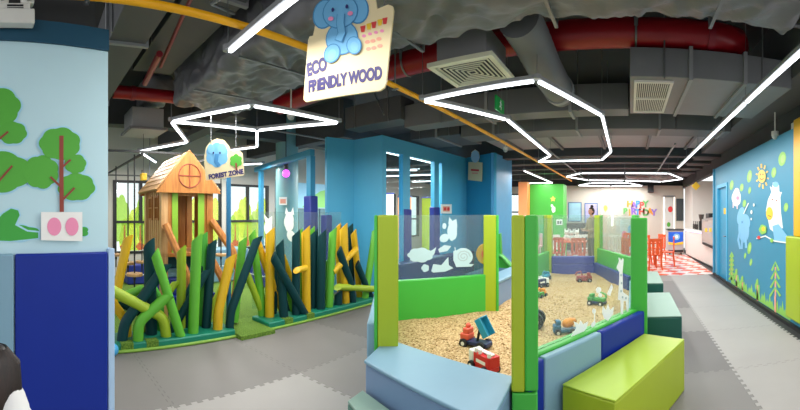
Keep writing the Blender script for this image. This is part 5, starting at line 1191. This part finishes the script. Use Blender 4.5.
# ------------------------------------------------------------------ people
def figure(joints, edges, root):
    names = list(joints); me = bpy.data.meshes.new('body'); me.from_pydata([joints[n][0] for n in names], [(names.index(a), names.index(b)) for a, b in edges], [])
    o = bpy.data.objects.new('tmp_body', me); COL.objects.link(o)
    sk = o.modifiers.new('skin', 'SKIN'); sk.use_smooth_shade = True; ly = me.skin_vertices[0]
    for i, n in enumerate(names):
        r = joints[n][1]; ly.data[i].radius = r if isinstance(r, tuple) else (r, r); ly.data[i].use_root = n == root
    sb = o.modifiers.new('sub', 'SUBSURF'); sb.levels = 2; sb.render_levels = 2
    dg = bpy.context.evaluated_depsgraph_get(); m2 = bpy.data.meshes.new_from_object(o.evaluated_get(dg)); bpy.data.objects.remove(o); return m2
def person(label, loc, rz, sc, lean, armp, shirt, trousers, hairf, sleeve=.0, short=False):
    t = thing('person', label, 'person', loc, rz)
    V = lambda x, y, z: Vector((x, y+lean(z), z))*1.0
    J = {'pelvis': (V(0, 0, .93), (.135, .1)), 'waist': (V(0, .0, 1.08), (.115, .085)), 'chest': (V(0, .0, 1.27), (.14, .1)), 'upper': (V(0, .0, 1.4), (.1, .075)), 'neck': (V(0, -.01, 1.5), .048), 'headb': (V(0, -.02, 1.56), .062)}
    Ed = [('pelvis', 'waist'), ('waist', 'chest'), ('chest', 'upper'), ('upper', 'neck'), ('neck', 'headb')]
    for s, n in ((-1, 'r'), (1, 'l')):
        J.update({'sh'+n: (V(s*.165, 0, 1.39), .055), 'hip'+n: (V(s*.085, 0, .86), (.09, .09)), 'knee'+n: (V(s*.095, -.01, .49), .056), 'ank'+n: (V(s*.1, .02, .09), .036), 'toe'+n: (V(s*.115, -.14, .035), (.036, .026))})
        e, w, h = armp[n]; J['el'+n] = (V(*e), .038); J['wr'+n] = (V(*w), .026); J['palm'+n] = (V(*h), (.03, .02))
        Ed += [('upper', 'sh'+n), ('sh'+n, 'el'+n), ('el'+n, 'wr'+n), ('wr'+n, 'palm'+n), ('pelvis', 'hip'+n), ('hip'+n, 'knee'+n), ('knee'+n, 'ank'+n), ('ank'+n, 'toe'+n)]
        d = (V(*h)-V(*w)).normalized(); sd_ = d.cross(Vector((0, 1, .2))).normalized()
        for k in range(4):
            b = V(*h)+sd_*(k-1.5)*.017; J['f%d%s' % (k, n)] = (b+d*.04, .0085); J['g%d%s' % (k, n)] = (b+d*(.075+.012*(k in (1, 2)))+Vector((0, -.012, 0)), .0075)
            Ed += [('palm'+n, 'f%d%s' % (k, n)), ('f%d%s' % (k, n), 'g%d%s' % (k, n))]
        b = V(*w)+d*.03; J['t0'+n] = (b-sd_*.035+Vector((0, -.015, 0)), .01); J['t1'+n] = (b-sd_*.045+d*.03+Vector((0, -.02, 0)), .0085); Ed += [('wr'+n, 't0'+n), ('t0'+n, 't1'+n)]
    for k in J: J[k] = (J[k][0]*sc, tuple(v*sc for v in J[k][1]) if isinstance(J[k][1], tuple) else J[k][1]*sc)
    me = figure(J, Ed, 'pelvis')
    # head, joined into the same body mesh
    hc_ = V(0, -.03, 1.64)*sc; bm = bmesh.new(); bm.from_mesh(me)
    hm = MB().ell((0, 0, 0), (.074*sc, .092*sc, .112*sc), None, 28, 22)
    for q in hm.v:
        x, y, z = q.x/sc, q.y/sc, q.z/sc
        if z < 0: q.x *= 1-.28*(-z/.112)**1.5; q.y *= 1-.12*(-z/.112)
        if y < 0:
            if abs(x) < .02 and -.035 < z < .02: q.y -= .016*sc*(1-abs(x)/.02)*(1-abs(z+.018)/.04)      # nose
            if abs(abs(x)-.03) < .016 and abs(z-.012) < .016: q.y += .006*sc                          # eye sockets
            if abs(x) < .03 and abs(z+.055) < .012: q.y -= .004*sc                                     # lips
    vs = [bm.verts.new(q+hc_) for q in hm.v]
    for f in hm.f:
        bm.faces.new([vs[i] for i in f]).smooth = True
    bm.to_mesh(me); bm.free()
    me.materials.append(SKIN); me.name = 'body'; o = bpy.data.objects.new('body', me); COL.objects.link(o); o.parent = t
    # clothes follow the body surface
    def shell(name, m, keep, push):
        b = bmesh.new(); b.from_mesh(me); b.normal_update()
        b.faces.ensure_lookup_table(); dead = [f for f in b.faces if not keep(f.calc_center_median()/sc)]
        bmesh.ops.delete(b, geom=dead, context='FACES')
        for q in b.verts: q.co += q.normal*push*sc
        m2 = bpy.data.meshes.new(name); b.to_mesh(m2); b.free(); m2.materials.append(m)
        c = bpy.data.objects.new(name, m2); COL.objects.link(c); c.parent = t; s = c.modifiers.new('thick', 'SOLIDIFY'); s.thickness = .006*sc; s.offset = -.5; return c
    shell('shirt', shirt, lambda c: .88 < c.z < 1.475 and (abs(c.x) < .2 or c.z > sleeve) and c.y > -.2, .016)
    shell('trousers', trousers, lambda c: .1 < c.z <= .93 and abs(c.x) < .19, .012)
    shell('shoe', BLACK, lambda c: c.z < .1 and -.3 < c.x < 0, .01); shell('shoe', BLACK, lambda c: c.z < .1 and .3 > c.x > 0, .01)
    MB().ell(hc_+Vector((0, -.088, -.014))*sc, (.011*sc, .014*sc, .022*sc)).build('nose', SKIN, t, world=False)
    for s in (-1, 1):
        MB().ell(hc_+Vector((s*.029, -.076, .014))*sc, (.0125*sc, .006*sc, .008*sc)).build('eye', mat('eye white', '#efece8', .2), t, world=False)
        MB().ell(hc_+Vector((s*.029, -.081, .014))*sc, (.0055*sc, .003*sc, .006*sc)).build('iris', BLACK, t, world=False)
        MB().ell(hc_+Vector((s*.076, .0, -.005))*sc, (.012*sc, .022*sc, .032*sc)).build('ear', SKIN, t, world=False)
    MB().ell(hc_+Vector((0, -.074, -.056))*sc, (.024*sc, .006*sc, .008*sc)).build('mouth', mat('lip', '#b0605a', .4), t, world=False)
    hairf(t, hc_, sc)
    return t
def hair_long(t, hc_, sc):
    mb = MB(); rn = random.Random(5); nu, nv = 40, 26; rows = []
    for j in range(nv+1):
        row = []
        for i in range(nu):
            a = 2*pi*i/nu; front = max(0, -sin(a))
            if j <= 10:
                ph = pi/2-(pi/2)*j/10; rr = cos(ph); z = .128*sin(ph)
                if front > .35 and z < .055: z = .055+(z-.055)*.1; rr = cos(math.asin(min(1, .055/.128)))
                x, y = .089*rr*cos(a), .108*rr*sin(a)+.004
            else:
                k = (j-10)/(nv-10); z = -.36*k; rr = 1-.12*k
                if front > .35: z = .055; rr = .9; x, y = .089*.9*cos(a), .108*.9*sin(a)+.004
                else: x, y = .089*rr*cos(a), .108*rr*sin(a)+.004+.02*k
            w = 1+.03*sin(i*9.7)+.02*noise.noise(Vector((i*.9, j*.12, 2)))
            row.append(hc_+Vector((x*w, y*w, z))*sc)
        rows.append(row)
    b = 0; vs = [p for r in rows for p in r]; fs = []
    for j in range(nv):
        for i in range(nu): fs.append((j*nu+i, j*nu+(i+1) % nu, (j+1)*nu+(i+1) % nu, (j+1)*nu+i))
    mb.add(vs, fs).build('hair', HAIR, t, world=False, smooth=60)
    st = MB()
    for i in range(60):
        a = pi*(.0+1.0*i/59)*1.16-.25; x, y = cos(a), sin(a)
        pts = [hc_+Vector((x*.05, y*.06+.004, .112))*sc, hc_+Vector((x*.088, y*.107+.006, .05))*sc, hc_+Vector((x*.094, y*.112+.01, -.08))*sc, hc_+Vector((x*(.092+.012*rn.random()), y*.115+.02, -.3-.1*rn.random()))*sc]
        st.tube(pts, [.004*sc, .008*sc, .008*sc, .002*sc], 6)
    st.build('hair_strands', HAIR, t, world=False)
    MB().ell(hc_+Vector((0, .09, -.2))*sc, (.14*sc, .08*sc, .2*sc), Matrix.Rotation(radians(8), 4, 'X')).build('hood', MATS['white cotton'], t, world=False)
    c = hc_+Vector((0, .0, .135))*sc
    MB().ell(c+Vector((-.028, 0, .01))*sc, (.034*sc, .018*sc, .022*sc)).ell(c+Vector((.028, 0, .01))*sc, (.034*sc, .018*sc, .022*sc)).ell(c+Vector((0, 0, .008))*sc, .013*sc).build('hair_bow', BLACK, t, world=False)
def hair_bun(t, hc_, sc):
    mb = MB(); mb.ell((0, 0, 0), (.086*sc, .1*sc, .12*sc), None, 24, 16)
    for q in mb.v:
        if q.y < -.02*sc and q.z < .05*sc: q.y = -.02*sc+(q.y+.02*sc)*.1
    mb.xform(Matrix.Translation(hc_+Vector((0, .012, .012))*sc)); mb.build('hair', HAIR, t, world=False)
    MB().ell(hc_+Vector((.01, .02, .155))*sc, (.05*sc, .05*sc, .045*sc)).build('hair_bun', HAIR, t, world=False)
armd = {'r': ((-.23, .02, 1.12), (-.24, -.04, .88), (-.24, -.06, .8)), 'l': ((.23, .02, 1.12), (.24, -.04, .88), (.24, -.06, .8))}
armf = {'r': ((-.24, -.02, 1.14), (-.16, -.22, 1.1), (-.1, -.28, 1.12)), 'l': ((.24, -.02, 1.14), (.16, -.22, 1.08), (.1, -.28, 1.1))}
gp = at_d(-7, 380, 1.02)
person('person with long dark hair, a black bow and white top by the blue wall padding', (gp.x, gp.y+.065, 0), radians(10), .655, lambda z: -.07*max(0, (z-1.42)/.2), armd, mat('white cotton', '#f1f0ee', .7, .03), mat('pale denim', '#6f86a8', .7), hair_long, .0)
wp = at_d(592, 215, 10.6)
person('person with a dark hair bun in beige patterned clothes behind the sandpit', (wp.x, wp.y, .006), radians(-50), .97, lambda z: 0, armf, mat('beige camouflage cloth', '#b39c78', .8, .45, 18), mat('khaki cloth', '#6b604c', .8, .3, 18), hair_bun, .0)

# ------------------------------------------------------------------ camera, light, world
cam = bpy.data.cameras.new('camera'); co = bpy.data.objects.new('camera', cam); COL.objects.link(co); SC.camera = co
co.location = (0, 0, H); co.rotation_euler = (radians(90), 0, -az(400))
cam.type = 'PANO'; cam.panorama_type = 'CENTRAL_CYLINDRICAL'
cam.central_cylindrical_range_u_min = -400/F; cam.central_cylindrical_range_u_max = 400/F
cam.central_cylindrical_range_v_min = -(410-AY)/F; cam.central_cylindrical_range_v_max = AY/F
cam.central_cylindrical_radius = 1.0
cam.clip_start = .05
w = bpy.data.worlds.new('daylight'); SC.world = w; w.use_nodes = True
bg = w.node_tree.nodes['Background']; bg.inputs[0].default_value = (.97, .985, 1, 1); bg.inputs[1].default_value = 1.25
SC.view_settings.view_transform = 'Standard'; SC.view_settings.look = 'None'; SC.view_settings.gamma = 1; SC.view_settings.exposure = .08
SC.view_settings.use_curve_mapping = False
try:
    SC.cycles.use_denoising = True; SC.cycles.max_bounces = 8; SC.cycles.diffuse_bounces = 4; SC.cycles.transparent_max_bounces = 16; SC.cycles.sample_clamp_indirect = 6; SC.cycles.caustics_reflective = False; SC.cycles.caustics_refractive = False
except Exception as e: print(e)
